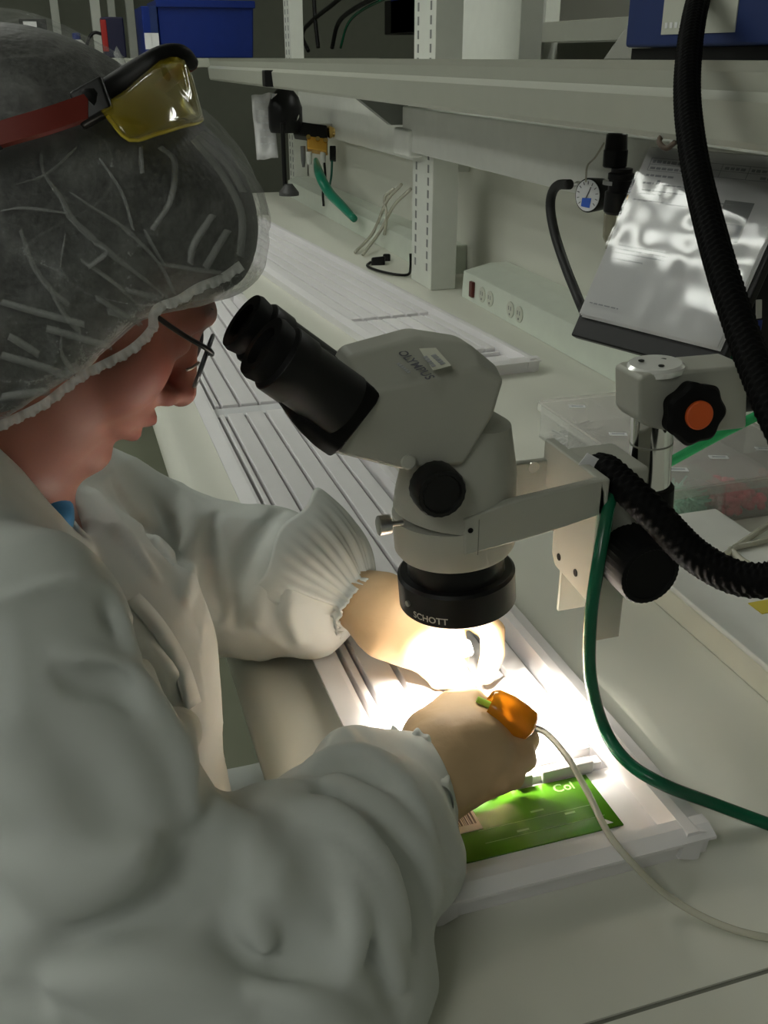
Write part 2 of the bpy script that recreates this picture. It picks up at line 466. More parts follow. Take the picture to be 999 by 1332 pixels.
# ------------------------------------------------------------------ posts
def post(x0, x1, y0, y1, z1, label, name='slotted_post', z0=ZB, slots=True, zs=0.80):
    t = thing(name, label, 'post', ((x0+x1)/2, (y0+y1)/2, z0))
    G().box((x0, y0, z0), (x1, y1, z1)).build('upright', M_POST, t, bevel=0.002)
    if slots:
        g = G(); z = zs
        while z < z1-0.03:
            for y in (y0+0.028, y1-0.028): g.box((x0-0.0007, y-0.0045, z), (x0+0.002, y+0.0045, z+0.017))
            z += 0.027
        g.build('slot_row', M_SLOT, t, smooth=False)['kind'] = 'stuff'
    return t
post(0.80, 0.862, 2.14, 2.275, 1.75, 'white slotted steel post beside the raceway end')
post(0.90, 0.95, 3.93, 4.03, 1.75, 'white post rising above the shelf beside the large blue bin')
post(1.02, 1.075, 2.20, 2.62, 1.75, 'wide plain white post just right of the slotted post', 'plain_post', z0=0.0, slots=False)

# ------------------------------------------------------------------ overhead shelf
sh = thing('overhead_shelf', 'long white metal shelf with a folded lip over the workbench', 'shelf', (0.75, 1.7, 1.17))
YS0, YS1 = -0.6, 3.98
def extr(poly, name, m, par, y0=YS0, y1=YS1, **k): return G().prism([(x, y0, z) for x, z in poly], (0, y1-y0, 0)).build(name, m, par, **k)
extr([(0.61, 1.247), (0.797, 1.247), (0.797, 1.238), (0.61, 1.238)], 'shelf_board', M_SHELF, sh, smooth=False)
extr([(0.600, 1.2475), (0.612, 1.2475), (0.612, 1.222), (0.606, 1.216), (0.614, 1.185), (0.614, 1.176), (0.604, 1.174), (0.600, 1.180), (0.597, 1.214), (0.606, 1.222), (0.604, 1.238)], 'front_lip', M_SHELF, sh, smooth=False)
extr([(0.66, 1.176), (0.672, 1.176), (0.672, 1.238), (0.66, 1.238)], 'under_rail', M_RAIL, sh, smooth=False)
for y in (2.28,):
    G().prism([(0.66, y, 1.1755), (0.79, y, 1.1755), (0.79, y, 1.11), (0.75, y, 1.11)], (0, 0.03, 0)).build('bracket', mat('bracket grey', (0.22, 0.23, 0.21), 0.5), sh, smooth=False)
# services rail along the back panel
rl = thing('service_rail', 'white horizontal service rail running along the back panel', 'rail', (0.785, 1.0, 1.05))
G().box((0.772, -0.5, 1.057), (0.7985, 2.27, 1.150)).build('channel', M_RAIL, rl, bevel=0.003)
G().box((0.765, 2.20, 1.046), (0.7988, 2.315, 1.104)).build('end_block', M_RAIL, rl, bevel=0.006)
rl2 = thing('service_rail', 'shorter white rail behind the distant brass valve and bag', 'rail', (0.93, 3.1, 1.00))
G().box((0.92, 2.30, 1.00), (0.954, 3.92, 1.15)).build('channel', M_RAIL, rl2, bevel=0.003)

# ------------------------------------------------------------------ raceways with sockets
def outlet(par, y, x):
    for dy in (0.0, -0.042):
        o = G().lathe((x, y+dy, 0.788), (-1, 0, 0), [(0, 0.0165), (0.002, 0.0165), (0.0025, 0.015)], 20).build('socket', mat('socket ivory', (0.60, 0.62, 0.53), 0.4), par)
        g = G()
        for q in (-0.005, 0.005): g.box((x-0.0031, y+dy+q-0.001, 0.787), (x-0.0026, y+dy+q+0.001, 0.795))
        g.box((x-0.0031, y+dy-0.002, 0.777), (x-0.0026, y+dy+0.002, 0.781))
        g.build('contact_slots', M_SLOT, o, smooth=False)
rw = thing('power_raceway', 'pale green-white power raceway with round sockets and red switch', 'power strip', (0.88, 1.4, ZB))
extr([(0.845, ZB), (0.954, ZB), (0.954, 0.832), (0.91, 0.832), (0.848, 0.818)], 'body', M_RACE, rw, y0=-0.6, y1=2.06, bevel=0.002)
G().box((0.839, 1.988, 0.772), (0.847, 2.006, 0.806)).build('rocker_switch', mat('dark red switch', (0.10, 0.015, 0.01), 0.3), rw, bevel=0.002)
outlet(rw, 1.945, 0.8465); outlet(rw, 1.80, 0.8465); outlet(rw, 1.30, 0.8465)
rw2 = thing('power_raceway', 'far white raceway along the wall with black plug in it', 'power strip', (0.9, 3.1, ZB))
extr([(0.865, ZB), (0.954, ZB), (0.954, 0.83), (0.90, 0.83), (0.868, 0.818)], 'body', M_RACE, rw2, y0=2.30, y1=3.92, bevel=0.002)

# ------------------------------------------------------------------ shipping trays
SX = [0.195, 0.223, 0.252, 0.281, 0.309]
def slat_mesh(w, y0, y1):
    g = G(); g.box((-w/2, y0, 0), (w/2, y1, 0.013)); return g
def tray(label, loc, rot, W, L, secs, slots, card=False):
    t = thing('shipping_tray', label, 'tray', loc, 'white slatted trays'); t.rotation_euler = (0, 0, rot)
    loc = A(loc)
    def part(g, name, m, par=t, **k):
        g.V = [tuple(A(v)+loc) for v in g.V]; return g.build(name, m, par, **k)
    part(G().box((0.006, 0.006, 0.0), (W-0.006, L-0.006, 0.006)), 'tray_floor', M_TRAYD, smooth=False)
    part(G().box((0.008, 0.008, 0.006), (W-0.008, secs[0][0]-0.012, 0.0085)), 'front_bay', M_TRAY, smooth=False)
    e = 0.016
    # rim walls with an outward flange, as four separate sides
    def side(poly, d, axis):
        g = G()
        if axis == 'y': g.prism([(x, d[0], z) for x, z in poly], (0, d[1]-d[0], 0))
        else: g.prism([(d[0], y, z) for y, z in poly], (d[1]-d[0], 0, 0))
        part(g, 'rim', M_TRAY, smooth=False)
    side([(-0.002, 0.021), (0.014, 0.025), (0.018, 0.025), (0.020, 0.004), (0.010, 0.0), (0.006, 0.0), (0.004, 0.019), (-0.002, 0.019)], (0, L), 'y')
    side([(W+0.002, 0.021), (W-0.010, 0.025), (W-0.018, 0.025), (W-0.022, 0.004), (W-0.010, 0.0), (W-0.006, 0.0), (W-0.004, 0.019), (W+0.002, 0.019)], (0, L), 'y')
    side([(-0.004, 0.0208), (0.006, 0.0247), (0.014, 0.0247), (0.017, 0.004), (0.010, 0.0002), (0.004, 0.0002), (0.002, 0.0187), (-0.004, 0.0187)], (-0.002, W+0.002), 'x')
    side([(L+0.004, 0.0208), (L-0.006, 0.0247), (L-0.014, 0.0247), (L-0.017, 0.004), (L-0.010, 0.0002), (L-0.004, 0.0002), (L-0.002, 0.0187), (L+0.004, 0.0187)], (-0.002, W+0.002), 'x')
    xs = [0.022] + slots + [W-0.030]
    for (y0, y1) in secs:
        for a, b in zip(xs[:-1], xs[1:]):
            g = G().box((a+0.0022, y0, 0.006), (b-0.0022, y1, 0.0205)); part(g, 'slat', M_TRAY, bevel=0.0012)
        part(G().box((0.021, y0-0.011, 0.006), (W-0.028, y0-0.002, 0.0145)), 'end_bar', M_TRAY, bevel=0.001)
    return t
t1 = tray('long white slatted tray under the microscope holding the green card', (0.162, 0.415, ZB), 0.0, 0.2, 1.735,
          [(0.105, 0.945), (0.985, 1.70)], [s-0.162 for s in SX])
# clear window bar between the two sections of the near tray
G().box((0.180, 1.36, ZB+0.012), (0.335, 1.3985, ZB+0.0165)).build('cross_bar', mat('tray cross bar', (0.80, 0.80, 0.82), 0.12), t1, bevel=0.001)
gb = G()
for (a, b) in ((0.186, 0.245), (0.262, 0.276), (0.284, 0.325)): gb.box((a, 0.506, ZB+0.0085), (b, 0.5135, ZB+0.019))
gb.build('notched_bar', mat('tray grey bar', (0.50, 0.48, 0.47), 0.5), t1, bevel=0.001)
# spare clips at the far end of the near tray
for i, (x, y) in enumerate(((0.215, 2.03), (0.245, 1.98), (0.27, 2.05), (0.232, 1.93))):
    ck = thing('metal_clip', 'small metal clip lying at the far end of the near tray', 'clip', (x, y, ZB+0.0205), 'small metal clips in the tray')
    G().obox((x, y, ZB+0.0255), (0.011, 0.006*(i-1.5), 0), (-0.003*(i-1.5), 0.008, 0), (0, 0, 0.005)).build('jaw', M_STEEL, ck, bevel=0.001)
    G().lathe((x, y, ZB+0.0305), (0, 0, 1), [(0, 0.005), (0.004, 0.005), (0.005, 0.003)], 12).build('screw', M_BLACK, ck)
tray('white slatted tray lying askew against the back raceway', (0.528, 1.46, ZB), math.radians(4.0), 0.225, 1.75,
     [(0.10, 0.37), (0.39, 1.71)], [0.050, 0.081, 0.112, 0.143, 0.172])

# ------------------------------------------------------------------ green card in the tray
CZ = ZB+0.0088
def cz(px, py): return PZ(px, py, CZ)
gc = thing('green_card', 'green printed card with barcode sticker in the tray\'s front bay', 'card', (0.25, 0.47, CZ))
cx0, cx1, cy0, cy1 = 0.180, 0.318, 0.450, 0.5045
G().box((cx0, cy0, CZ), (cx1, cy1, CZ+0.0012)).build('card_sheet', M_GREEN, gc, smooth=False)
G().box((cx0+0.012, 0.4755, CZ+0.0012), (0.224, 0.4975, CZ+0.0017)).build('barcode_label', mat('label white', (0.72, 0.68, 0.64), 0.4), gc, smooth=False)
g = G(); x = cx0+0.015
while x < 0.221:
    w = random.choice((0.0005, 0.0009, 0.0014)); g.box((x, 0.4815, CZ+0.0017), (x+w, 0.4945, CZ+0.00185)); x += w+random.choice((0.0006, 0.001))
g.build('barcode', mat('barcode ink', (0.05, 0.03, 0.03), 0.6), gc, smooth=False)
M_PRINT = mat('pale print', (0.28, 0.46, 0.18), 0.4)
put_text('Col', 0.011, (0.296, 0.4965, CZ+0.0014), (1, 0.0, 0), (0, 1, 0), 'lettering', M_PRINT, gc)
g = G()
for (x, y, w) in ((0.262, 0.4795, 0.010), (0.284, 0.4705, 0.008), (0.245, 0.465, 0.009)): g.box((x, y, CZ+0.0012), (x+w, y+0.0016, CZ+0.0014))
for y in (0.4742, 0.462): g.box((0.22, y, CZ+0.0012), (0.31, y+0.0003, CZ+0.0013))
g.build('small_print', M_PRINT, gc, smooth=False)
G().prism([(0.303, 0.4535, CZ+0.0012), (0.312, 0.4535, CZ+0.0012), (0.3035, 0.463, CZ+0.0012)], (0, 0, 0.0003)).build('white_corner_mark', M_PAPER, gc, smooth=False)
# ================================================================== THE MICROSCOPE
YC = 0.575
def Q(px, py, y): return PY(px, py, y)
ms = thing('stereo_microscope', 'cream stereo microscope with black eyepieces in a fork holder', 'microscope', (0.24, YC, 0.885))
# head: lofted across four stations from the near side to the far side
def xz(px, py, y): p = Q(px, py, y); return (p[0], p[2])
yn = YC-0.037
near = [xz(*p, yn) for p in ((490, 507), (560, 492), (625, 477), (656, 493), (642, 543), (604, 606), (522, 612), (421, 587))]
ry = YC-0.012
ridge = [xz(*p, ry) for p in ((455, 462), (545, 437), (612, 448), (648, 478))]
mid = ridge + [(near[4][0]+0.004, near[4][1]), near[5], near[6], (near[7][0]-0.002, near[7][1]+0.000)]
st = [(yn, near), (ry, mid), (2*YC-ry, mid), (2*YC-yn, near)]
V = []; F = []
for y, pr in st: V += [(x, y, z) for x, z in pr]
for k in range(3):
    for i in range(8):
        j = (i+1) % 8; F.append([k*8+i, k*8+j, (k+1)*8+j, (k+1)*8+i])
F.append(list(range(8))); F.append(list(range(24, 32))[::-1])
hd = mk('head', V, F, M_SCOPE, ms, bevel=0.0035, bseg=3, angle=45)
# label and lettering on the sloping near facet of the head
a0 = A([near[0][0], yn, near[0][1]]); a1 = A([near[2][0], yn, near[2][1]]); b1 = A([ridge[2][0], ry, ridge[2][1]])
ex = (a1-a0)/np.linalg.norm(a1-a0); ey = b1-a1; ey -= ex*(ey@ex); ey /= np.linalg.norm(ey); en = np.cross(ex, ey)
if en[2] < 0: en = -en
mid_pt = (A([near[1][0], yn, near[1][1]])+A([ridge[1][0], ry, ridge[1][1]]))/2
def facet(px, py, lift=0.0026):
    r = ray(px, py); c = mid_pt+en*lift; return CAM + r*(((c-CAM)@en)/(r@en))
lab = [facet(*p, 0.0022) for p in ((545, 454), (567, 453), (587, 476), (563, 482))]
G().prism(lab, en*0.0004).build('label_plate', mat('label grey', (0.62, 0.62, 0.52), 0.4), hd, smooth=False)
pa, pb = facet(528, 463), facet(553, 486); d = (pb-pa); du = np.cross(en, d)
put_text('OLYMPUS', 0.0082, (pa+pb)/2, d, du, 'lettering', M_INK, hd)
# rows of print too small to read: dark blocks the size of the characters
for (p, q, lift, nb, hh) in (((563, 461), (577, 474), 0.0030, 5, 0.0016), ((552, 463), (565, 477), 0.0030, 5, 0.0013), ((517, 472), (533, 485), 0.0026, 6, 0.0011)):
    pa, pb = facet(*p, lift), facet(*q, lift); d = (pb-pa); du = np.cross(en, d); du /= np.linalg.norm(du); g = G()
    for i_ in range(nb): g.obox(pa + d*((i_+0.5)/nb), d*(0.36/nb), du*hh, en*0.0001)
    g.build('small_print', M_GREYINK, hd, smooth=False)
# pod under the head
pt, pbm = Q(607, 545, YC), Q(589, 664, YC)
L = np.linalg.norm(pbm-pt); axd = (pbm-pt)/L
G().lathe(pt, axd, [(-0.004, 0.022), (0.0, 0.030), (L*0.5, 0.0395), (L*0.82, 0.0418), (L, 0.0418)], 48).build('pod', M_SCOPE, ms)
# black eyepiece block and tubes
n0 = A([near[0][0], near[0][1]]); n7 = A([near[7][0], near[7][1]])
fc = (n0+n7)/2
e1 = xz(440, 522, YC-0.031); e2 = xz(343, 452, YC-0.031)
ed = A([e2[0]-e1[0], e2[1]-e1[1]]); el = np.linalg.norm(ed); ed /= el
pn = A([-ed[1], ed[0]])
sec = [(-0.047, -0.018), (-0.042, -0.024), (0.042, -0.024), (0.047, -0.018), (0.047, 0.018), (0.040, 0.025), (-0.040, 0.025), (-0.047, 0.018)]
V = []; F = []
base = fc - ed*0.006
for k, (dd, sc) in enumerate(((0, 0.94), (0.012, 0.94), (0.026, 0.86), (0.034, 0.78))):
    for (a, b) in sec:
        q = base + ed*dd + pn*(b*sc*(1.08)); V.append((q[0], YC + a*sc*(0.92 if k < 2 else 0.98), q[1]))
for k in range(3):
    for i in range(8): j = (i+1) % 8; F.append([k*8+i, k*8+j, k*8+8+j, k*8+8+i])
F.append(list(range(8))[::-1]); F.append(list(range(24, 32)))
mk('eyepiece_block', V, F, M_BLACKM, ms, bevel=0.002, angle=50)
for s in (-1, 1):
    p0 = A([e1[0], YC+s*0.031, e1[1]]) ; ax3 = A([ed[0], 0, ed[1]])
    tb = G().lathe(p0, ax3, [(-0.004, 0.0205), (0.030, 0.0200), (0.032, 0.0212), (0.046, 0.0212), (0.047, 0.0200)], 36).build('eyepiece_tube', M_BLACK, ms)
    tip = el - 0.002
    G().lathe(p0, ax3, [(0.046, 0.0190), (tip-0.016, 0.0190), (tip-0.015, 0.0207), (tip-0.008, 0.0207), (tip-0.006, 0.0188), (tip+0.001, 0.0200), (tip+0.004, 0.0190), (tip+0.004, 0.0125), (tip-0.001, 0.0115)], 36).build('eyecup', M_BLACKM, tb)
    G().lathe(p0, ax3, [(tip-0.004, 0.0118), (tip-0.003, 0.0118), (tip-0.002, 0.008), (tip-0.0015, 0.001)], 24).build('eye_lens', mat('coated lens', (0.05, 0.035, 0.03), 0.06, coat=1.0), tb)
# zoom knobs, both sides
kc = Q(566, 633, yn-0.006)
for s in (-1, 1):
    k0 = A([kc[0], YC+s*(0.034), kc[2]])
    kb = G().lathe(k0, (0, s, 0), [(0, 0.010), (0.006, 0.010), (0.0062, 0.0165), (0.020, 0.0165), (0.022, 0.0155), (0.0222, 0.013), (0.0205, 0.012), (0.0205, 0.002)], 40, lobes=20, lobe_amp=0.012).build('zoom_knob', M_BLACK, ms)
G().lathe(Q(535, 606, yn)+A([0, 0.01, 0]), (-0.2, -1, 0.3), [(0, 0.005), (0.012, 0.005), (0.013, 0.004)], 16).build('stop_screw', M_SCOPE, ms)
# objective
ob0, ob1 = Q(589, 664, YC), Q(595, 778, YC)
axo = (ob1-ob0)/np.linalg.norm(ob1-ob0); LO = np.linalg.norm(ob1-ob0)
def oz(px, py): p = Q(px, py, YC); return float((p-ob0)@axo)
z_h1 = oz(589, 706); z_r0 = oz(593, 738); z_r1 = oz(595, 778)
G().lathe(ob0, axo, [(z_h1-0.004, 0.0355), (z_h1+0.004, 0.0355), (z_h1+0.005, 0.0345), (z_r0+0.006, 0.0345)], 48).build('objective', M_BLACK, ms)

# ------------------------------------------------------------------ ring light
rg = thing('ring_light', 'black fibre ring light around the microscope objective', 'ring light', tuple(ob0+axo*z_r1))
RR = 0.0420
zt = z_r0
G().lathe(ob0, axo, [(zt, 0.0348), (zt, RR-0.002), (zt+0.002, RR), (z_r1-0.001, RR), (z_r1, RR-0.001), (z_r1, RR-0.006), (z_r1-0.003, RR-0.008), (z_r1-0.003, 0.0348), (zt, 0.0348)], 64, caps=False).build('ring_housing', M_BLACK, rg)
G().lathe(ob0, axo, [(z_r1-0.0025, 0.0345), (z_r1-0.0005, 0.0345), (z_r1-0.0005, 0.0300), (z_r1-0.0025, 0.0300), (z_r1-0.0025, 0.0345)], 48, caps=False).build('fibre_outlet', M_RINGGLOW, rg)
V, F = text_mesh('SCHOTT', 0.0070)
# lettering wrapped on the cylinder
camdir = CAM-(ob0+axo*z_r1); camdir -= axo*(camdir@axo); camdir /= np.linalg.norm(camdir)
side = np.cross(axo, camdir)          # to the left when seen from the camera
if side @ RT > 0: side = -side
W = []
for (x, y, z) in V:
    a = -0.50 + x/RR
    W.append(ob0 + axo*(z_r1-0.0062-y) + (camdir*math.cos(a) - side*math.sin(a))*(RR+0.0003))
mk('lettering', W, F, mat('silver print', (0.50, 0.48, 0.42), 0.5), rg, smooth=False)
a = -0.95
G().lathe(ob0 + axo*(zt+0.013) + (camdir*math.cos(a) - side*math.sin(a))*(RR-0.001), (camdir*math.cos(a) - side*math.sin(a)), [(0, 0.0022), (0.0025, 0.0022)], 12).build('set_screw', M_STEEL, rg)
# the fibre outlets throw their light in a cone towards the working spot
focus = ob0 + axo*(z_r1+0.125) + A([0.004, 0, 0])
for k in range(8):
    an = 2*math.pi*k/8
    u = camdir*math.cos(an) + side*math.sin(an)
    p = ob0 + axo*(z_r1+0.0015) + u*0.0325
    ld = bpy.data.lights.new('fibre_light', 'SPOT'); ld.energy = RING_POWER; ld.color = (1.0, 0.93, 0.81)
    ld.spot_size = math.radians(76); ld.spot_blend = 0.6; ld.shadow_soft_size = 0.004
    lo = bpy.data.objects.new('fibre_light', ld); COL.objects.link(lo); lo.parent = rg
    lo.location = tuple(p - worldloc(rg))
    lo.rotation_euler = Vector(tuple(focus-p)).to_track_quat('-Z', 'Y').to_euler()

# ------------------------------------------------------------------ focus holder with fork arm, pole and boom
bs = thing('boom_stand', 'cream boom stand with chrome pole and black focus knob', 'microscope stand', (0.62, 0.60, ZB))
G().lathe(ob0, axo, [(-0.002, 0.0424), (z_h1-0.001, 0.0424), (z_h1+0.002, 0.0405), (z_h1+0.002, 0.036)], 56).build('holder_ring', M_SCOPE, bs)
G().lathe(Q(513, 681, YC-0.015), (-1, 0, 0), [(-0.006, 0.002), (0.003, 0.002), (0.0032, 0.0068), (0.011, 0.0068), (0.0115, 0.006)], 20, lobes=16, lobe_amp=0.03).build('thumb_screw', M_STEEL, bs)
def plate_xz(pix, y, th, name, m, par, bevel=0.0015):
    return G().prism([Q(*p, y) for p in pix], (0, th, 0)).build(name, m, par, bevel=bevel)
YA = YC-0.0428
plate_xz([(604, 676), (668, 652), (784, 624), (788, 640), (788, 668), (735, 686), (690, 700), (604, 724)], YA, 0.007, 'fork_arm', M_SCOPE, bs)
plate_xz([(640, 612), (676, 603), (752, 594), (756, 640), (700, 646), (640, 652)], YC+0.0335, 0.007, 'fork_arm', M_SCOPE, bs)
G().lathe(Q(694, 608, YC+0.033), (0, -1, 0), [(-0.0005, 0.0045), (0.0006, 0.0045), (0.0007, 0.003)], 16).build('clamp_screw', M_CHROME, bs)
G().lathe(Q(612, 690, YA), (0, -1, 0), [(-0.001, 0.0019), (0.0004, 0.0019)], 12).build('clamp_hole', M_BLACKM, bs)
G().box(tuple(Q(622, 722, YA-0.0002)), tuple(Q(622, 676, YA)+A([0.0005, 0.001, 0]))).build('joint_line', M_JOINT, bs, smooth=False)
xp = Q(786, 640, YA)[0]
zt_ = Q(786, 624, YA)[2]; zb_ = Q(786, 800, YA)[2]
# the upright back plate that faces the microscope, with two screw holes
YE = YC+0.0165
pl = G().prism([(xp-0.004, y, z) for y, z in ((YA, zt_), (YC+0.0405, zt_), (YC+0.0405, zt_-0.034), (YE+0.004, zt_-0.040), (YE, zt_-0.050), (YE, zb_+0.024), (YE-0.006, zb_+0.016), (YA+0.006, zb_+0.012), (YA, zb_+0.018))], (0.008, 0, 0)).build('back_plate', M_SCOPE, bs, bevel=0.0015)
for yy in (YC-0.022, YC+0.004):
    G().lathe((xp-0.004, yy, zb_+0.026), (-1, 0, 0), [(-0.001, 0.0028), (0.0004, 0.0028)], 14).build('screw_hole', M_BLACKM, pl)
# rack channel behind the plate (open rectangular section)
zc0 = Q(782, 832, YC-0.034)[2]
g = G()
for (y0, y1) in ((YC-0.034, YC-0.031), (YC+0.013, YC+0.016)): g.box((xp+0.0045, y0, zc0), (xp+0.030, y1, zt_-0.004))
g.box((xp+0.027, YC-0.031, zc0), (xp+0.030, YC+0.013, zt_-0.004))
g.build('rack_channel', M_SCOPE, bs, smooth=False)
G().box((xp+0.0045, YC-0.028, zb_+0.030), (xp+0.044, YC+0.024, zt_-0.002)).build('focus_block', M_SCOPE, bs, bevel=0.003)
# focus knobs, axis along the bench
kf = Q(840, 742, YC-0.062)
for s in (-1, 1):
    yk = YC + s*0.026
    prof = [(0, 0.010), (0.004, 0.010), (0.0042, 0.0222), (0.040, 0.0232), (0.042, 0.0222), (0.0425, 0.019), (0.0415, 0.018), (0.0415, 0.002)]
    G().lathe((kf[0], yk, kf[2]), (0, s, 0), prof, 72, lobes=36, lobe_amp=0.012).build('focus_knob', M_BLACKM, bs)
# pole
YP = 0.5995
ptop = Q(852, 480, YP); pbot = Q(842, 672, YP)
pd_ = (ptop-pbot); pl_ = np.linalg.norm(pd_)
G().lathe(pbot, pd_, [(0, 0.0158), (pl_+0.004, 0.0158)], 40).build('pole', M_CHROME, bs)
G().lathe(pbot, pd_, [(pl_*0.52, 0.0161), (pl_*0.53, 0.0161)], 40).build('pole_line', M_JOINT, bs)
G().lathe(pbot, pd_, [(-0.012, 0.019), (0.026, 0.019), (0.028, 0.0175)], 40).build('pole_collar', M_BLACKM, bs)
g = G().lathe(ptop-pd_/pl_*0.001, pd_, [(0, 0.021), (0.004, 0.021), (0.006, 0.0185), (0.0062, 0.003)], 40); cap = g.build('pole_cap', mat('cap steel', (0.92, 0.92, 0.90), 0.22, 0.45), bs)
for k in range(3):
    an = 2*math.pi*k/3+0.4
    G().lathe(ptop + pd_/pl_*0.0052 + A([math.cos(an), math.sin(an), 0])*0.010, pd_, [(0, 0.0022), (0.0006, 0.0022)], 10).build('cap_hole', M_BLACK, cap)
# top clamp block
YF = 0.5815
blk = [Q(*p, YF) for p in ((832, 492), (842, 487), (974, 475), (972, 558), (893, 567), (842, 556), (832, 546))]
G().prism(blk, (0, 0.036, 0)).build('clamp_block', M_SCOPE, bs, bevel=0.003)
kn = Q(893, 533, YF)
kb = G().lathe(kn + A([0, 0.002, 0]), (-0.10, -1, 0.10), [(0, 0.010), (0.006, 0.012), (0.0065, 0.0215), (0.016, 0.0225), (0.019, 0.020), (0.020, 0.016), (0.0195, 0.010)], 84, lobes=7, lobe_amp=0.055).build('clamp_knob', M_BLACKM, bs)
G().lathe(kn + A([0, 0.002, 0]), (-0.10, -1, 0.10), [(0.018, 0.0105), (0.0215, 0.0105), (0.0222, 0.0095)], 32).build('knob_cap', M_ORANGE, kb)
# horizontal boom to the post that stands outside the picture
be = Q(968, 512, 0.600)
G().lathe(be, (1, 0, 0), [(-0.03, 0.014), (0.30, 0.014)], 28).build('boom', M_BLACK, bs)
xpst = be[0]+0.27
G().lathe((xpst, 0.600, ZB+0.02), (0, 0, 1), [(0, 0.0175), (0.32, 0.0175)], 28).build('post', M_CHROME, bs)
G().box((xpst-0.05, 0.55, be[2]-0.03), (xpst+0.035, 0.67, be[2]+0.03)).build('boom_clamp', M_SCOPE, bs, bevel=0.004)
G().box((xpst-0.055, 0.52, ZB), (xpst+0.055, 0.70, ZB+0.022)).build('base_plate', M_SCOPE, bs, bevel=0.004)

# ------------------------------------------------------------------ hoses
def braid(L, a):
    return 0.00045*(math.sin(L*2*math.pi/0.0058 + 6*a) + math.sin(L*2*math.pi/0.0058 - 6*a))
hp = [(940, -90, 1.05), (908, 0, 0.96), (894, 100, 0.88), (902, 200, 0.81), (930, 320, 0.735), (963, 425, 0.685), (1000, 520, 0.64), (1035, 600, 0.615), (1050, 680, 0.605),
      (1020, 745, 0.615), (965, 753, 0.63), (905, 723, 0.645), (852, 670, 0.655), (812, 632, 0.672), (785, 611, 0.695)]
P = [PD(*q) for q in hp]
end = ob0 + axo*(zt+0.012) + A([0.022, 0.036, 0.0])
P2 = P + [Q(764, 614, YC+0.050), Q(735, 624, YC+0.060), Q(703, 640, YC+0.062), Q(676, 672, YC+0.060), end+A([0.002, 0.016, 0.004]), end]
hose = spline(P2, 1300)
lg = thing('light_guide', 'black braided light guide hose looping past the document to the ring light', 'hose', tuple(hose[-1]))
G().tube(hose, 0.0112, 36, mod=braid).build('braided_sleeve', M_BRAID, lg, angle=0)
mk_p = P[-1]
G().obox(PD(779, 608, 0.685), ray(785, 614)*0.002+RT*0.011-UP*0.006, RT*0.003+UP*0.004, FW*0.0012).build('tape_tag', M_PAPER, lg, smooth=False)
# green air tube from the fork down to the bench
gp = [PD(798, 612, 0.700), PD(795, 640, 0.676), PD(788, 680, 0.665), PD(777, 740, 0.662), PD(768, 810, 0.668), PD(768, 880, 0.682), PD(785, 945, 0.70)]
gp += [PZ(815, 990, ZB+0.044), PZ(862, 1020, ZB+0.038), PZ(930, 1046, ZB+0.016), PZ(1010, 1076, ZB+0.0050), PZ(1150, 1130, ZB+0.0050), A([0.70, 0.36, ZB+0.0050]), A([0.82, 0.30, ZB+0.0050])]
tag(G().tube(spline(gp, 190), 0.0046, 14).build('air_tube', M_TUBE_G, angle=0), 'dark green air tube hanging from the microscope arm onto the bench', 'tube')
tag(G().tube(spline([PD(862, 606, 0.84), PD(935, 566, 0.83), PD(1000, 533, 0.82), PD(1080, 492, 0.80), PD(1200, 440, 0.78)], 40), 0.0043, 14).build('air_tube', M_TUBE_G2, angle=0), 'bright green air tube stretched behind the chrome pole over the organiser', 'tube')
# ================================================================== DOCUMENT STAND
BL, BR = PZ(742, 436, 0.945), PZ(897, 478, 0.945)
u = BR-BL; u /= np.linalg.norm(u); r_ = ray(846, 190); TL = CAM + r_*(((BL-CAM)@u)/(r_@u)); v = TL-BL; H = np.linalg.norm(v); v /= np.linalg.norm(v)
n = np.cross(u, v); n /= np.linalg.norm(n)
if n @ (CAM-BL) < 0: n = -n
WD = float(np.linalg.norm(BR-BL))*1.2
dc = thing('document_binder', 'black easel binder leaning back with white instruction pages', 'binder', tuple(BL))
def dp(a, b, c=0.0): return BL + u*a + v*b + n*c
def slab(a0, a1, b0, b1, c0, c1): return G().prism([dp(a0, b0, c0), dp(a1, b0, c0), dp(a1, b1, c0), dp(a0, b1, c0)], n*(c1-c0))
slab(0, WD, 0, H, -0.012, 0).build('backing_board', M_BLACK, dc, bevel=0.002)
MX, MY = 0.003, 0.027
PW, PH = WD-0.013, H-0.030
for k in range(3):
    slab(MX+0.0015*k, MX+PW+0.0015*k, MY-0.0012*k, MY+PH-0.001*k, 0.0005+0.0016*(2-k), 0.0012+0.0016*(2-k)).build('page', M_PAPER, dc, smooth=False)
ZT = 0.0052
def ink(rects, name, m):
    g = G(); sx_, sy_ = PW/0.226, PH/0.279
    for (a, b, w, h) in rects:
        a, b, w, h = a*sx_, b*sy_, w*sx_, h*sy_
        g.prism([dp(MX+a, MY+b, ZT-0.0008), dp(MX+a+w, MY+b, ZT-0.0008), dp(MX+a+w, MY+b+h, ZT-0.0008), dp(MX+a, MY+b+h, ZT-0.0008)], n*0.0003)
    return g.build(name, m, dc, smooth=False)
def words(a, b, w, h=0.0018):
    out = []; x = a
    while x < a+w:
        l = random.uniform(0.004, 0.010); out.append((x, b, min(l, a+w-x), h)); x += l+0.0022
    return out
R = []
R += [(0.012, 0.262, 0.20, 0.0006), (0.012, 0.252, 0.20, 0.0006), (0.012, 0.242, 0.20, 0.0006)]
for x in (0.012, 0.075, 0.125, 0.165, 0.2115): R.append((x, 0.242, 0.0006, 0.0206))
ink(R, 'table_rules', M_GREYINK)
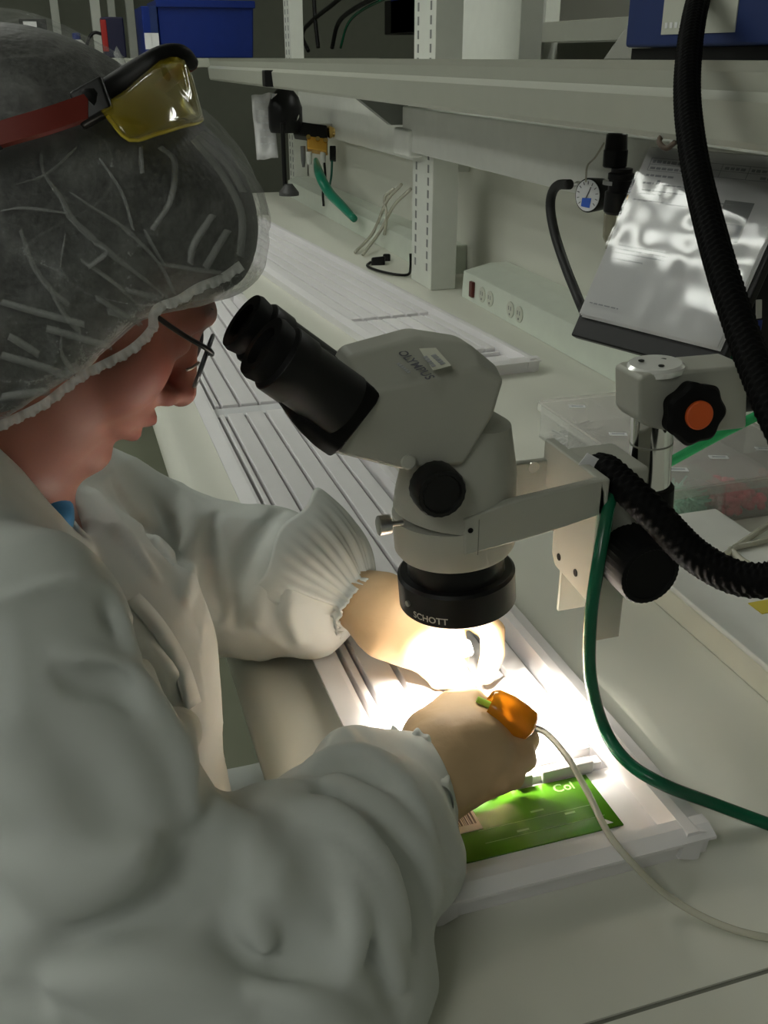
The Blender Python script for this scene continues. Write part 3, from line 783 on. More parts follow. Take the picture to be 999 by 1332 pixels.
ink(words(0.016, 0.2545, 0.05, 0.0045) + words(0.016, 0.2445, 0.052, 0.0035) + words(0.13, 0.2545, 0.03, 0.004) + words(0.169, 0.2545, 0.035, 0.004) + words(0.185, 0.2445, 0.02, 0.004), 'table_print', M_GREYINK)
T = words(0.014, 0.2330, 0.045, 0.003)
T += [(0.036, 0.2215, 0.005, 0.0065)] + words(0.014, 0.2205, 0.018, 0.003) + words(0.043, 0.2205, 0.055)
T += words(0.016, 0.2095, 0.10) + words(0.016, 0.2040, 0.035) + words(0.010, 0.1930, 0.05) + words(0.065, 0.1915, 0.04)
T += words(0.13, 0.2030, 0.035) + words(0.13, 0.1965, 0.02)
for b in (0.118, 0.1120, 0.106): T += words(0.018, b, 0.082)
T += words(0.018, 0.096, 0.05) + words(0.010, 0.020, 0.05)
ink(T, 'print_lines', M_GREYINK)
ink([(0.150, 0.150, 0.042, 0.060)], 'printed_photo', mat('print grey', (0.30, 0.31, 0.31), 0.6))
ink([(0.128, 0.150, 0.062, 0.026)], 'printed_photo', mat('print blue grey', (0.07, 0.09, 0.13), 0.6))
# clear sleeve over the top page, rumpled
V = []; F = []; NU, NV = 40, 48
for j in range(NV+1):
    for i in range(NU+1):
        a = MX-0.002+(PW+0.004)*i/NU; b = MY-0.003+(PH+0.004)*j/NV
        q = A([a, b, 0.0]); w = 0.0013*float(vnoise(q[None]*A([1, 1, 1]), 34.0, 3.1)[0]) + 0.0008*float(vnoise(q[None]*A([1, 0.5, 1]), 75.0, 9.7)[0])
        V.append(dp(a, b, ZT+0.0002+w))
for j in range(NV):
    for i in range(NU): k = j*(NU+1)+i; F.append([k, k+1, k+NU+2, k+NU+1])
mk('clear_sleeve', V, F, M_SLEEVE, dc, angle=0)
# black object hanging right of the binder, with a pale tag
bx = thing('instrument_pouch', 'black hanging instrument case with pale tag right of the binder', 'case', tuple(PD(985, 470, 1.15)))
c = PD(1006, 400, 1.16)
G().obox(c, A([0.044, 0, 0]), A([0, 0.016, 0]), A([0, 0, 0.078])).build('case_body', M_BLACK, bx, bevel=0.008)
c2 = PD(987, 402, 1.12)
G().obox(c2, A([0.004, 0, 0]), A([0, 0.001, 0]), A([-0.002, 0, 0.011])).build('tag', M_WHITE, bx, bevel=0.002)
G().obox(PD(987, 423, 1.12), A([0.004, 0, 0]), A([0, 0.001, 0]), A([0, 0, 0.006])).build('blue_button', M_BLUE, bx, bevel=0.001)
# green tubes and a grey one behind the clamp block
for i, (a, b, m, col) in enumerate((((941, 418), (972, 472), M_TUBE_G2, 'bright green'), ((932, 436), (962, 484), M_TUBE_G, 'dark green'), ((950, 448), (980, 480), M_TUBE_G, 'deep green'))):
    d0 = 1.16
    tag(G().tube(spline([PD(2*a[0]-b[0], 2*a[1]-b[1], d0+0.03), PD(*a, d0), PD(*b, d0-0.06), PD(b[0]+40, b[1]+70, d0-0.14)], 24), 0.0042, 10).build('air_tube', m, angle=0),
        ['bright green tube slanting past the binder corner', 'dark green tube nearest the binder corner', 'deep green tube just left of the hose behind the clamp'][i], 'tube', 'green tubes behind the clamp block')
tag(G().tube(spline([PD(962, 400, 1.11), PD(955, 430, 1.10), PD(945, 462, 1.09), PD(935, 500, 1.08)], 20), 0.0042, 10).build('air_tube', mat('grey tube', (0.20, 0.25, 0.28), 0.3), angle=0),
    'grey tube crossing the green tubes behind the clamp', 'tube')

# ================================================================== PRESSURE REGULATOR
XR = 0.735
def R_(px, py, x=XR): return PX(px, py, x)
class GK(G):
    def lathe(s, p0, axis, prof, *a, **k): return G.lathe(s, p0, axis, [(z*0.85, r*0.85) for z, r in prof], *a, **k)
rc = R_(800, 262)
rg2 = thing('pressure_regulator', 'black pressure regulator with round gauge on the rail', 'regulator', tuple(rc))
GK().lathe(R_(803, 278), (0.0, -0.02, 1), [(0, 0.020), (0.004, 0.023), (0.034, 0.023), (0.036, 0.019), (0.052, 0.019), (0.054, 0.021), (0.062, 0.021), (0.064, 0.017), (0.070, 0.017)], 32).build('regulator_body', M_BLACK, rg2)
GK().lathe(R_(799, 222)+A([0, 0, 0.004]), (0, 0.03, 1), [(0, 0.0165), (0.002, 0.019), (0.026, 0.019), (0.028, 0.0175), (0.050, 0.0165), (0.052, 0.014)], 32, lobes=12, lobe_amp=0.02).build('adjusting_knob', M_BLACK, rg2)
GK().lathe(R_(803, 240), (0, 0, 1), [(0, 0.0235), (0.006, 0.0235)], 32).build('lock_band', M_STEEL, rg2)
gcn = R_(769, 256); gax = A([-0.93, -0.36, 0.02])
g0 = gcn - gax/np.linalg.norm(gax)*0.0
ga = GK().lathe(g0+A([0.030, 0.022, 0.0]), gax, [(0, 0.017), (0.004, 0.0265), (0.036, 0.0285), (0.038, 0.0275)], 36).build('gauge_case', M_BLACK, rg2)
gf = g0+A([0.030, 0.022, 0.0])+gax/np.linalg.norm(gax)*0.0375*0.85
GK().lathe(gf, gax, [(0, 0.0258), (0.0012, 0.0258)], 32).build('gauge_dial', mat('dial white', (0.75, 0.76, 0.78), 0.3), ga)
gx = np.cross(A([0, 0, 1.0]), gax); gx /= np.linalg.norm(gx); gy = A([0, 0, 1.0]); gna = gax/np.linalg.norm(gax)
G().prism([gf+gx*a+gy*b+gna*0.0013 for a, b in ((-0.010, -0.016), (0.006, -0.017), (0.008, -0.003), (-0.009, -0.004))], gna*0.0003).build('dial_blue_print', mat('dial blue', (0.04, 0.12, 0.55), 0.4), ga, smooth=False)
g = G()
for k in range(11):
    an = math.radians(-130+26*k); d = gx*math.sin(an)+gy*math.cos(an); e_ = np.cross(d, gna)
    g.obox(gf+d*0.0175+gna*0.0015, d*0.0022, e_*0.0005, gna*0.0002)
g.obox(gf+gna*0.0018+gy*0.004+gx*0.002, gx*0.004+gy*0.008, np.cross(gx*0.4+gy*0.8, gna)*0.0007, gna*0.0002)
g.build('dial_marks', M_INK, ga, smooth=False)
GK().lathe(R_(784, 280)+A([0.012, 0, 0.004]), (0, 0, -1), [(0, 0.010), (0.004, 0.0105), (0.040, 0.0095), (0.047, 0.006), (0.052, 0.003), (0.060, 0.003)], 24).build('filter_bowl', mat('bowl smoke', (0.45, 0.42, 0.32), 0.15, trans=0.6, alpha=0.8), rg2)
ft0 = R_(752, 239); ft1 = R_(728, 240)
fd = ft1-ft0
GK().lathe(ft0+A([0.01, -0.02, 0]), fd, [(0, 0.006), (0.012, 0.006), (0.0121, 0.0085), (0.022, 0.0085)], 6).build('brass_nut', M_BRASS, rg2)
GK().lathe(ft0+A([0.01, -0.02, 0]), fd, [(0.022, 0.0068), (0.044, 0.0068), (0.045, 0.0075), (0.048, 0.0075)], 20).build('hose_ferrule', M_STEEL, rg2)
GK().lathe(R_(818, 258), (0.3, -1, 0), [(0, 0.006), (0.010, 0.006)], 6).build('side_fitting', M_BRASS, rg2)
G().box(tuple(rc+A([0.006, -0.012, -0.005])), (0.7715, rc[1]+0.012, rc[2]+0.03)).build('mount_bracket', M_BLACK, rg2, bevel=0.002)
hp2 = [R_(738, 240)+A([0.004, 0.0, 0]), R_(726, 241), R_(718, 252), R_(716, 272), R_(722, 305), R_(735, 345), R_(748, 378), R_(758, 402), R_(775, 440, 0.76)+A([0,0,0])]
tag(G().tube(spline(hp2, 70), 0.0075, 14).build('air_hose', mat('black rubber hose', (0.015, 0.015, 0.015), 0.55), angle=0), 'black rubber hose curving down from the pressure regulator', 'hose')
tag(G().tube(spline([R_(786, 186, 0.76), R_(774, 205, 0.755), R_(764, 216, 0.75), R_(762, 236, 0.73)], 20), 0.0014, 8).build('hang_wire', M_TUBE_C, angle=0), 'thin clear cord hanging above the pressure gauge', 'cord')

# ================================================================== DISTANT AIR FITTINGS
XF = 0.80
def Fp(px, py, x=XF): return PX(px, py, x)
def local_scale(px, py): return np.linalg.norm(PX(px+1, py, XF)-PX(px, py, XF))
dep = float((Fp(385, 170)-CAM) @ FW)
k = dep/FPX       # metres per pixel at that place
fu = thing('air_filter_unit', 'black and chrome filter regulator with gold valve block', 'regulator', tuple(Fp(385, 180)))
def D_(px, py): return PD(px, py, dep)
mat('print pale grey', (0.5, 0.5, 0.5), 0.7)
G().lathe(D_(372, 172), (0.0, 0, 1), [(0, 20*k), (6*k, 22*k), (30*k, 22*k), (42*k, 18*k), (52*k, 10*k), (56*k, 3*k)], 28).build('filter_bowl', M_BLACK, fu)
G().lathe(D_(362, 150)-FW*16*k, (0, 0, 1), [(0, 5*k), (4*k, 8*k), (20*k, 7*k)], 16).build('chrome_side', M_CHROME, fu)
G().lathe(D_(381, 158)-FW*16*k, -FW, [(0, 9*k), (4*k, 10*k), (5*k, 7*k)], 20).build('gauge_face', M_CHROME, fu)
G().obox(D_(404, 172), RT*22*k-UP*3*k, UP*9*k, FW*9*k).build('manifold', M_BLACK, fu, bevel=2*k)
G().obox(D_(413, 188), RT*13*k-UP*2*k, UP*10*k, FW*8*k).build('gold_valve_block', M_GOLD, fu, bevel=1.5*k)
for q in (402, 414, 424): G().lathe(D_(q, 182+0.2*(q-402))-FW*8*k, -FW, [(0, 3*k), (3*k, 3*k)], 10).build('valve_screw', M_BRASS, fu)
G().lathe(D_(425, 172), RT, [(0, 5*k), (4*k, 8*k), (8*k, 6*k), (14*k, 7*k)], 16).build('brass_elbow', M_BRASS, fu)
for q in (402, 420): G().lathe(D_(q, 197), (0, 0, -1), [(0, 4*k), (14*k, 3.4*k), (16*k, 2.4*k)], 12).build('push_fitting', M_WHITE, fu)
G().lathe(D_(394, 190), (0, 0, -1), [(0, 3.4*k), (18*k, 3*k), (26*k, 1.8*k)], 10).build('drain_nozzle', mat('grey nozzle', (0.15, 0.15, 0.15), 0.4), fu)
G().obox(D_(433, 200), RT*4*k, UP*9*k, FW*5*k).build('handle', M_BLACK, fu, bevel=1*k)
dm = D_(395, 170); G().box((dm[0], dm[1]-6*k, dm[2]-4*k), (0.9205, dm[1]+6*k, dm[2]+8*k)).build('mount_bracket', M_STEEL, fu, smooth=False)
rd = thing('drain_rod', 'black vertical rod with small dark foot below the distant filter', 'rod', tuple(D_(371, 252)))
G().lathe(D_(371, 250), (0, 0, 1), [(0, 3*k), (84*k, 3*k)], 12).build('rod', M_BLACK, rd)
G().lathe(D_(376, 254), (0, 0, 1), [(0, 13*k), (4*k, 13*k), (14*k, 5*k)], 16).build('foot', mat('dark foot', (0.06, 0.06, 0.06), 0.5), rd)
tag(G().tube(spline([D_(411, 208), PX(416, 228, 0.80), PX(428, 250, 0.81), PX(445, 268, 0.82), PX(461, 285, 0.83)], 40), [3.0*k + 3.0*k*math.sin(math.pi*min(1, i/39*0.9)) for i in range(40)], 12).build('air_tube', mat('jade tube', (0.01, 0.22, 0.13), 0.3), angle=0),
    'jade green tube hanging from the gold valve block', 'tube')
tag(G().tube(spline([D_(432, 208), D_(431, 228), D_(428, 246)], 16), 1.5*k, 8).build('air_tube', mat('jade dark', (0.008, 0.11, 0.07), 0.4), angle=0), 'thin dark green line behind the jade tube', 'tube')
tag(G().tube(spline([D_(422, 212), D_(423, 232), D_(420, 250), D_(421, 268)], 16), 1.6*k, 8).build('air_tube', M_BLACK, angle=0), 'thin black tube beside the jade tube', 'tube')
# hanging clear bag with printed sheet
V = []; F = []
for j in range(9):
    for i in range(7):
        p = D_(327+ i*4.6 + j*0.9, 124 + j*10.5 - i*0.6) - FW*(2*k*math.sin(i*1.7+j*0.9))
        V.append(p)
for j in range(8):
    for i in range(6): q = j*7+i; F.append([q, q+1, q+8, q+7])
bag = tag(mk('document_bag', V, F, M_BAG, angle=0), 'crumpled clear bag with printed sheet hanging left of the filter', 'bag')
so = bag.modifiers.new('thickness', 'SOLIDIFY'); so.thickness = 0.003
V = []; F = []
for r_ in range(7):
    for q in range(4):
        a = D_(333+q*5+r_*1.1, 134+r_*9)-FW*4.5*k; V += [a, a+RT*3.4*k, a+RT*3.4*k-UP*1.6*k, a-UP*1.6*k]; F.append([len(V)-4, len(V)-3, len(V)-2, len(V)-1])
mk('bag_print', V, F, M_GREYINK, bag, smooth=False)
# black clip on the shelf lip
c = PX(349, 102, 0.592); kk = float((c-CAM)@FW)/FPX
tag(G().obox(c, RT*9*kk*0.7+A([0, 0, 0]), A([0, 0.02, 0]), A([0, 0, 10*kk])).build('shelf_clip', M_BLACK, bevel=0.003), 'small black clip on the far shelf lip', 'clip')
# loose clear tubes leaning against the wall, and the black plug
def W_(px, py, x=0.86):
    p = PX(px, py, x); return p if p[2] > ZB+0.0055 else PZ(px, py, ZB+0.0055)
for i, pts in enumerate(([(462, 328), (485, 303), (503, 262), (522, 240)], [(472, 331), (495, 300), (512, 268), (534, 246)], [(500, 305), (503, 280), (500, 258), (512, 246)])):
    tag(G().tube(spline([W_(*p) for p in pts], 30), 0.0045, 10).build('vacuum_tube', M_TUBE_C, angle=0),
        ['lowest clear tube leaning against the far raceway', 'clear tube rising to the slotted post', 'short clear tube bent upright by the far raceway'][i], 'tube', 'loose clear tubes by the post')
pw = W_(492, 341, 0.862); ks = float((pw-CAM)@FW)/FPX
pg = thing('power_plug', 'black power plug with cable by the slotted post', 'plug', tuple(pw))
G().obox(pw, RT*9*ks+UP*1*ks, UP*6*ks, FW*6*ks).build('plug_body', M_BLACK, pg, bevel=2*ks)
G().obox(W_(503, 336, 0.862), RT*5*ks, UP*5*ks, FW*6*ks).build('plug_grip', M_BLACK, pg, bevel=2*ks)
G().tube(spline([W_(482, 341, 0.85), W_(478, 346, 0.845), W_(492, 352, 0.84), W_(515, 357, 0.83), W_(531, 357, 0.82), W_(534, 347, 0.82), W_(534, 330, 0.82)], 40), 1.7*ks, 8).build('cable', M_BLACK, pg, angle=0)

# ================================================================== ORGANISER BOX
ox0, ox1, oy0, oy1, oh = 0.612, 0.835, 0.862, 1.185, 0.050
og = thing('organiser_box', 'clear compartment organiser box with labelled lid and coloured parts', 'organiser', ((ox0+ox1)/2, (oy0+oy1)/2, ZB))
G().box((ox0, oy0, ZB), (ox1, oy1, ZB+0.003)).build('bottom', M_CLEAR, og, smooth=False)
for lo, hi in (((ox0, oy0, ZB+0.003), (ox1, oy0+0.002, ZB+oh)), ((ox0, oy1-0.002, ZB+0.003), (ox1, oy1, ZB+oh)), ((ox0, oy0+0.002, ZB+0.003), (ox0+0.002, oy1-0.002, ZB+oh)), ((ox1-0.002, oy0+0.002, ZB+0.003), (ox1, oy1-0.002, ZB+oh))):
    G().box(lo, hi).build('side_wall', M_CLEAR, og, smooth=False)
nx, ny = 3, 4
for i in range(1, nx):
    x = ox0+(ox1-ox0)*i/nx; G().box((x-0.001, oy0+0.002, ZB+0.003), (x+0.001, oy1-0.002, ZB+oh-0.002)).build('divider', M_CLEAR, og, smooth=False)
for j in range(1, ny):
    y = oy0+(oy1-oy0)*j/ny; G().box((ox0+0.002, y-0.001, ZB+0.003), (ox1-0.002, y+0.001, ZB+oh-0.004)).build('divider', M_CLEAR, og, smooth=False)
lid = G().box((ox0-0.004, oy0-0.004, ZB+oh), (ox1+0.004, oy1+0.004, ZB+oh+0.004)).build('lid', M_LID, og, bevel=0.001)
g = G()
for lo, hi in (((ox0-0.004, oy0-0.004), (ox1+0.004, oy0-0.0015)), ((ox0-0.004, oy0-0.0015), (ox0-0.0015, oy1+0.004))): g.box((*lo, ZB+oh-0.010), (*hi, ZB+oh))
g.build('lid_skirt', M_CLEAR, lid, smooth=False)
for (px, py) in ((751, 529), (804, 565), (882, 611), (935, 595), (897, 573), (995, 584), (846, 548)):
    p = PZ(px, py, ZB+oh+0.004)
    l_ = G().obox(p+A([0, 0, 0.0004]), (0.0105, -0.004, 0), (0.0018, 0.0048, 0), (0, 0, 0.0003)).build('paper_label', M_PAPER, lid, smooth=False)
    G().obox(p+A([0, 0, 0.0008]), (0.0075, -0.0028, 0), (0.0007, 0.0018, 0), (0, 0, 0.0001)).build('label_print', M_GREYINK, l_, smooth=False)
def heap(name, m, cx, cy, kind, nn, label, sx=0.030, sy=0.034):
    g = G()
    for _ in range(nn):
        x, y = random.uniform(-sx, sx), random.uniform(-sy, sy); z = ZB+0.004+random.uniform(0, 0.026)*(1-abs(x)/sx*0.5)
        a = random.uniform(0, 6.3)
        if kind == 'strip':
            d = A([math.cos(a)*0.020, math.sin(a)*0.020, random.uniform(-0.001, 0.012)])
            p = A([cx+x*0.5, cy+y*0.5, z]); q = np.clip(p-d, (cx-sx, cy-sy, ZB+0.005), (cx+sx, cy+sy, ZB+0.042)); w = np.clip(p+d, (cx-sx, cy-sy, ZB+0.005), (cx+sx, cy+sy, ZB+0.042))
            g.tube([q, p+A([0, 0, 0.003]), w], 0.0014, 5)
        else:
            g.lathe((cx+x*0.9, cy+y*0.9, z), (math.cos(a), math.sin(a), 0.4), [(-0.004, 0.003), (-0.002, 0.0048), (0.003, 0.0045), (0.005, 0.002)], 8)
    return tag(g.build(name, m, angle=0), label, 'small parts', kind='stuff')
dx = (ox1-ox0)/3; dyy = (oy1-oy0)/4
heap('green_strips', M_TEAL, ox0+dx*0.5+0.004, oy0+dyy*0.5, 'strip', 300, 'tangle of pale green plastic strips in the organiser corner', 0.032, 0.034)
heap('pink_caps', M_RED, ox0+dx*1.5, oy0+dyy*0.5, 'cap', 130, 'heap of pinkish red caps in the organiser middle compartment', 0.031, 0.034)
heap('red_caps', M_RED2, ox0+dx*2.5, oy0+dyy*0.5, 'cap', 110, 'heap of bright red caps at the right end of the organiser', 0.031, 0.034)
heap('grey_strips', mat('grey parts', (0.45, 0.47, 0.45), 0.5), ox0+dx*0.5, oy0+dyy*3.4, 'strip', 70, 'grey plastic strips in the far corner of the organiser', 0.032, 0.034)

# flat white case on the bench right of the stand
fx0, fx1, fy0, fy1, fz = 0.512, 0.655, 0.50, 0.835, ZB+0.034
fcse = thing('flat_case', 'low flat white case with sticker lying right of the stand', 'case', (0.65, 0.67, ZB))
# (the foot of the boom stand stands behind it)
G().box((fx0, fy0, ZB), (fx1, fy1, fz-0.006)).build('case_base', M_NOSE, fcse, bevel=0.004)
G().box((fx0-0.002, fy0-0.002, fz-0.0058), (fx1+0.002, fy1+0.002, fz)).build('case_lid', M_WHITE, fcse, bevel=0.002)
p = PZ(982, 792, fz)
G().obox(p+A([0.022, 0, 0.0004]), (0.022, 0.0, 0), (0, 0.010, 0), (0, 0, 0.0004)).build('yellow_sticker', M_YELLOW, fcse, smooth=False)
for q in ((966, 733), (972, 736), (977, 739)):
    G().lathe(PZ(*q, fz), (0, 0, 1), [(0, 0.0012), (0.0004, 0.0012)], 8).build('vent_hole', M_BLACK, fcse)
for i, pts in enumerate(([(935, 728), (965, 706), (999, 684), (1040, 660)], [(955, 712), (985, 706), (1015, 697), (1060, 684)], [(950, 714), (962, 726), (975, 735)])):
    tag(G().tube(spline([PZ(*q, fz+0.0035) for q in pts], 24), 0.0033, 10).build('vacuum_tube', M_TUBE_C, angle=0),
        ['longest clear tube lying across the flat white case', 'clear tube lying level at the right on the flat case', 'short clear tube end lying on the flat case'][i], 'tube', 'clear tubes on the flat case')

# ================================================================== THINGS ON AND BEYOND THE SHELF
cs = thing('cross_shelf', 'white shelf across the far end of the aisle', 'shelf', (0.2, 4.5, 0))
G().box((-1.2, 4.1, 1.215), (1.3, 4.9, 1.247)).build('shelf_board', M_SHELF, cs, bevel=0.003)
for x in (-1.1, 0.1, 1.2): G().box((x-0.03, 4.80, 0), (x+0.03, 4.86, 1.214)).build('leg', M_POST, cs, smooth=False)
for (px, w, dpt) in ((125, 12, 4.8), (146, 9, 5.2), (72, 10, 5.3), (170, 10, 5.6)):
    p = PD(px, 20, dpt); kx = dpt/FPX
    t = post(p[0]-w*kx/2, p[0]+w*kx/2, p[1], p[1]+0.05, 2.3, {125: 'thin white far post beside the bottle', 146: 'far white post just left of the dark device', 72: 'far white post right of the black basket', 170: 'far white post left of the blue folders'}[px], 'far_post', z0=0.0 if p[1] > 4.9 else 1.247, slots=False)
def far_box(name, px0, px1, py0, py1, y, depth, m, label, cat, **kw):
    a, b = PY(px0, py1, y), PY(px1, py0, y)
    t = thing(name, label, cat, ((a[0]+b[0])/2, y+depth/2, 1.247)); top = b[2]
    return t, a[0], b[0], 1.2475, top
t, x0, x1, z0, z1 = far_box('storage_bin', 209, 328, 3, 68, 4.18, 0.30, M_BLUE, 'large blue plastic bin at the far end of the shelf', 'bin')
G().prism([(x0, 4.18, z0), (x1-0.006, 4.18, z0), (x1, 4.16, z1-0.02), (x1, 4.16, z1), (x0, 4.16, z1)], (0, 0.30, 0)).build('bin_body', M_BLUE, t, bevel=0.006)
G().box((x0-0.006, 4.150, z1-0.022), (x1+0.006, 4.475, z1+0.004)).build('bin_rim', M_BLUE, t, bevel=0.004)
for i, (a, b) in enumerate(((188, 196), (197, 205))):
    t, x0, x1, z0, z1 = far_box('blue_folder', a, b, 8, 64, 4.16, 0.28, M_BLUE, ['blue folder with white spine label at the end of the row', 'blue folder with white spine label against the bin'][i], 'folder')
    t['group'] = 'blue folders beside the bin'
    G().box((x0+0.001, 4.16, z0), (x1-0.004, 4.44, z1)).build('cover', M_BLUED if i else M_BLUE, t, bevel=0.003)
    G().box((x0+0.004, 4.158, z0+0.03), (x1-0.006, 4.16, z0+0.085)).build('spine_label', M_PAPER, t, smooth=False)
# black wire basket with a white sheet
a = PY(28, 47, 4.35); b = PY(59, 25, 4.35)
t = thing('wire_basket', 'small black wire basket holding a white sheet far left', 'basket', ((a[0]+b[0])/2, 4.4, 1.247))
g = G(); z0, z1 = 1.2475, b[2]; w = 0.004
for x in np.linspace(a[0], b[0], 6): g.box((x-w/2, 4.35, z0), (x+w/2, 4.35+w, z1))
for z in np.linspace(z0+w, z1, 5): g.box((a[0], 4.349, z-w), (b[0], 4.353, z))
for x in (a[0], b[0]): g.box((x-w/2, 4.35, z0), (x+w/2, 4.45, z0+w)); g.box((x-w/2, 4.35, z1-w), (x+w/2, 4.45, z1))
g.box((a[0], 4.446, z0), (b[0], 4.45, z1))
g.build('wire_frame', M_BLACK, t, smooth=False)
G().box((a[0]+0.012, 4.345, z0+0.01), (a[0]+0.06, 4.348, z1-0.008)).build('white_sheet', M_PAPER, t, smooth=False)
p = PY(99, 45, 4.4)
t = thing('spray_bottle', 'white bottle with blue cap on the far shelf', 'bottle', (p[0], 4.4, 1.247))
G().lathe((p[0], 4.4, 1.2475), (0, 0, 1), [(0, 0.032), (0.05, 0.032), (0.062, 0.02), (0.066, 0.012)], 20).build('bottle_body', M_WHITE, t)
G().lathe((p[0], 4.4, 1.3125), (0, 0, 1), [(0, 0.016), (0.022, 0.016), (0.024, 0.008)], 16).build('cap', M_BLUE, t)
a = PY(134, 50, 4.3); b = PY(160, 22, 4.3)
t = thing('bench_device', 'dark device with red side and black lead on the far shelf', 'device', ((a[0]+b[0])/2, 4.35, 1.247))
G().box((a[0], 4.3, 1.2475), (b[0], 4.4, b[2])).build('device_body', mat('navy device', (0.02, 0.02, 0.05), 0.4), t, bevel=0.006)
G().box((a[0]-0.004, 4.297, 1.27), (a[0]+0.018, 4.31, b[2]-0.01)).build('red_side', mat('red side', (0.35, 0.02, 0.015), 0.5), t, bevel=0.003)
G().tube(spline([A([a[0], 4.31, 1.33]), A([a[0]-0.03, 4.31, 1.335]), A([a[0]-0.055, 4.31, 1.31]), A([a[0]-0.07, 4.31, 1.26])], 16), 0.006, 8).build('lead', M_BLACK, t, angle=0)
# bench beyond the panel: its shelf with a lip, a black instrument with cables, and blue bins
bs2 = thing('rear_shelf', 'white shelf with a deep lip beyond the overhead shelf', 'shelf', (1.75, 2.6, 0))
G().box((1.62, 0.4, 1.335), (1.95, 4.0, 1.35)).build('shelf_board', M_SHELF, bs2, smooth=False)
G().box((1.61, 0.4, 1.295), (1.622, 4.0, 1.355)).build('front_lip', M_SHELF, bs2, bevel=0.002)
for y in (0.5, 3.9): G().box((1.90, y-0.03, 0), (1.96, y+0.03, 2.2)).build('post', M_POST, bs2, smooth=False)
struct('wall_divider', G().box((1.96, 0.2, 0.0), (1.99, 4.2, 1.30)), mat('divider grey', (0.25, 0.26, 0.22), 0.7), 'grey panel behind the rear shelf', smooth=False)
t = thing('instrument_box', 'black instrument box on the rear shelf with hanging cables', 'instrument', (1.75, 3.2, 1.35))
q0, q1 = PX(420, 25, 1.70), PX(500, 25, 1.66)
G().box((1.66, q1[1], 1.3505), (1.86, min(q0[1], 3.98), 1.50)).build('case', M_BLACK, t, bevel=0.005)
for i, pts in enumerate(([(452, -10, .0), (430, 8, 0), (405, 28, 0), (393, 45, 0), (401, 66, 0)], [(408, -10, 0), (410, 25, 0), (414, 62, 0)], [(490, -4, 0), (460, 12, 0), (440, 30, 0), (432, 62, 0)])):
    G().tube(spline([PX(px, py, 1.30) for px, py, _ in pts], 30), 0.010, 8).build('cable', M_BLACK, t, angle=0)
G().tube(spline([PX(505, -4, 1.31), PX(470, 14, 1.31), PX(452, 32, 1.31), PX(443, 62, 1.31)], 30), 0.006, 8).build('cable', M_TUBE_G, t, angle=0)
q0, q1 = PX(508, 20, 1.66), PX(533, 20, 1.66)
t = thing('storage_bin', 'blue bin on the rear shelf left of the slotted post', 'bin', (1.72, (q0[1]+q1[1])/2, 1.35))
G().box((1.66, q1[1]-0.3, 1.3505), (1.85, q0[1], 1.52)).build('bin_body', M_BLUE, t, bevel=0.006)
G().box((1.655, q1[1]-0.3, 1.50), (1.855, q0[1]+0.003, 1.523)).build('bin_rim', M_BLUE, t, bevel=0.003)
p = PD(601, 14, 3.3)
t = thing('wash_bottle', 'small blue topped bottle seen between the two posts', 'bottle', (p[0], p[1], p[2]-0.10))
G().lathe((p[0], p[1], p[2]-0.15), (0, 0, 1), [(0, 0.02), (0.13, 0.02), (0.14, 0.01)], 16).build('bottle_body', mat('grey bottle', (0.30, 0.33, 0.36), 0.4), t)
G().lathe((p[0], p[1], p[2]-0.012), (0, 0, 1), [(0, 0.012), (0.02, 0.011), (0.045, 0.004)], 16).build('nozzle', M_BLUE, t)
# dark blue box with a white label, right end of the shelf
a = PX(850, 58, 0.66); 
t = thing('kit_box', 'dark blue box with white red-printed label at the shelf\'s right end', 'box', (0.75, a[1]-0.15, 1.247))
yb = PX(850, 30, 0.68)[1]
G().prism([(0.655, yb-0.30, 1.2475), (0.785, yb-0.30, 1.2475), (0.785, yb, 1.2475), (0.655, yb, 1.2475)], (0, 0, 0.012)).build('box_foot', M_BLACK, t, smooth=False)
G().box((0.645, yb-0.32, 1.26), (0.795, yb, 1.45)).build('box_body', M_BLUED, t, bevel=0.004)
l0, l1 = PX(862, 30, 0.6446), PX(957, 33, 0.6446)
lb = G().box((0.6438, l1[1], 1.272), (0.6449, l0[1], 1.40)).build('front_label', mat('label cream', (0.55, 0.56, 0.48), 0.6), t, smooth=False)
G().box((0.6432, (l0[1]+l1[1])/2, 1.305), (0.6437, l0[1]-0.012, 1.318)).build('red_print', mat('red print', (0.45, 0.10, 0.06), 0.6), lb, smooth=False)
g = G()
for i in range(7): g.box((0.6432, l0[1]-0.012-0.009*i, 1.278), (0.6437, l0[1]-0.007-0.009*i, 1.2835))
g.build('fine_print', M_PAPER, lb, smooth=False)
# clear plastic wedge beside the dark blue box
w0 = PX(785, 62, 0.70); w1 = PX(846, 62, 0.70); wt = PX(815, 30, 0.70)
tag(G().prism([(0.70, w0[1], 1.2475), (0.70, w1[1], 1.2475), (0.70, w1[1], wt[2]+0.01), (0.70, (w0[1]+w1[1])/2, wt[2])], (0.085, 0, 0)).build('clear_wedge', mat('wedge plastic', (0.55, 0.55, 0.50), 0.2, alpha=0.6), bevel=0.002), 'grey clear plastic wedge beside the dark blue box', 'wedge')

# bent hook under the shelf lip above the binder
hk = PX(868, 184, 0.606)
tag(G().tube(spline([hk+A([0.004, 0.012, 0.008]), hk+A([-0.006, 0.006, 0.0]), hk+A([-0.004, -0.006, -0.006]), hk+A([0.004, -0.012, 0.002])], 20), 0.0028, 8).build('shelf_hook', mat('rusty hook', (0.10, 0.07, 0.05), 0.6), angle=0), 'small dark bent hook under the shelf lip above the binder', 'hook')
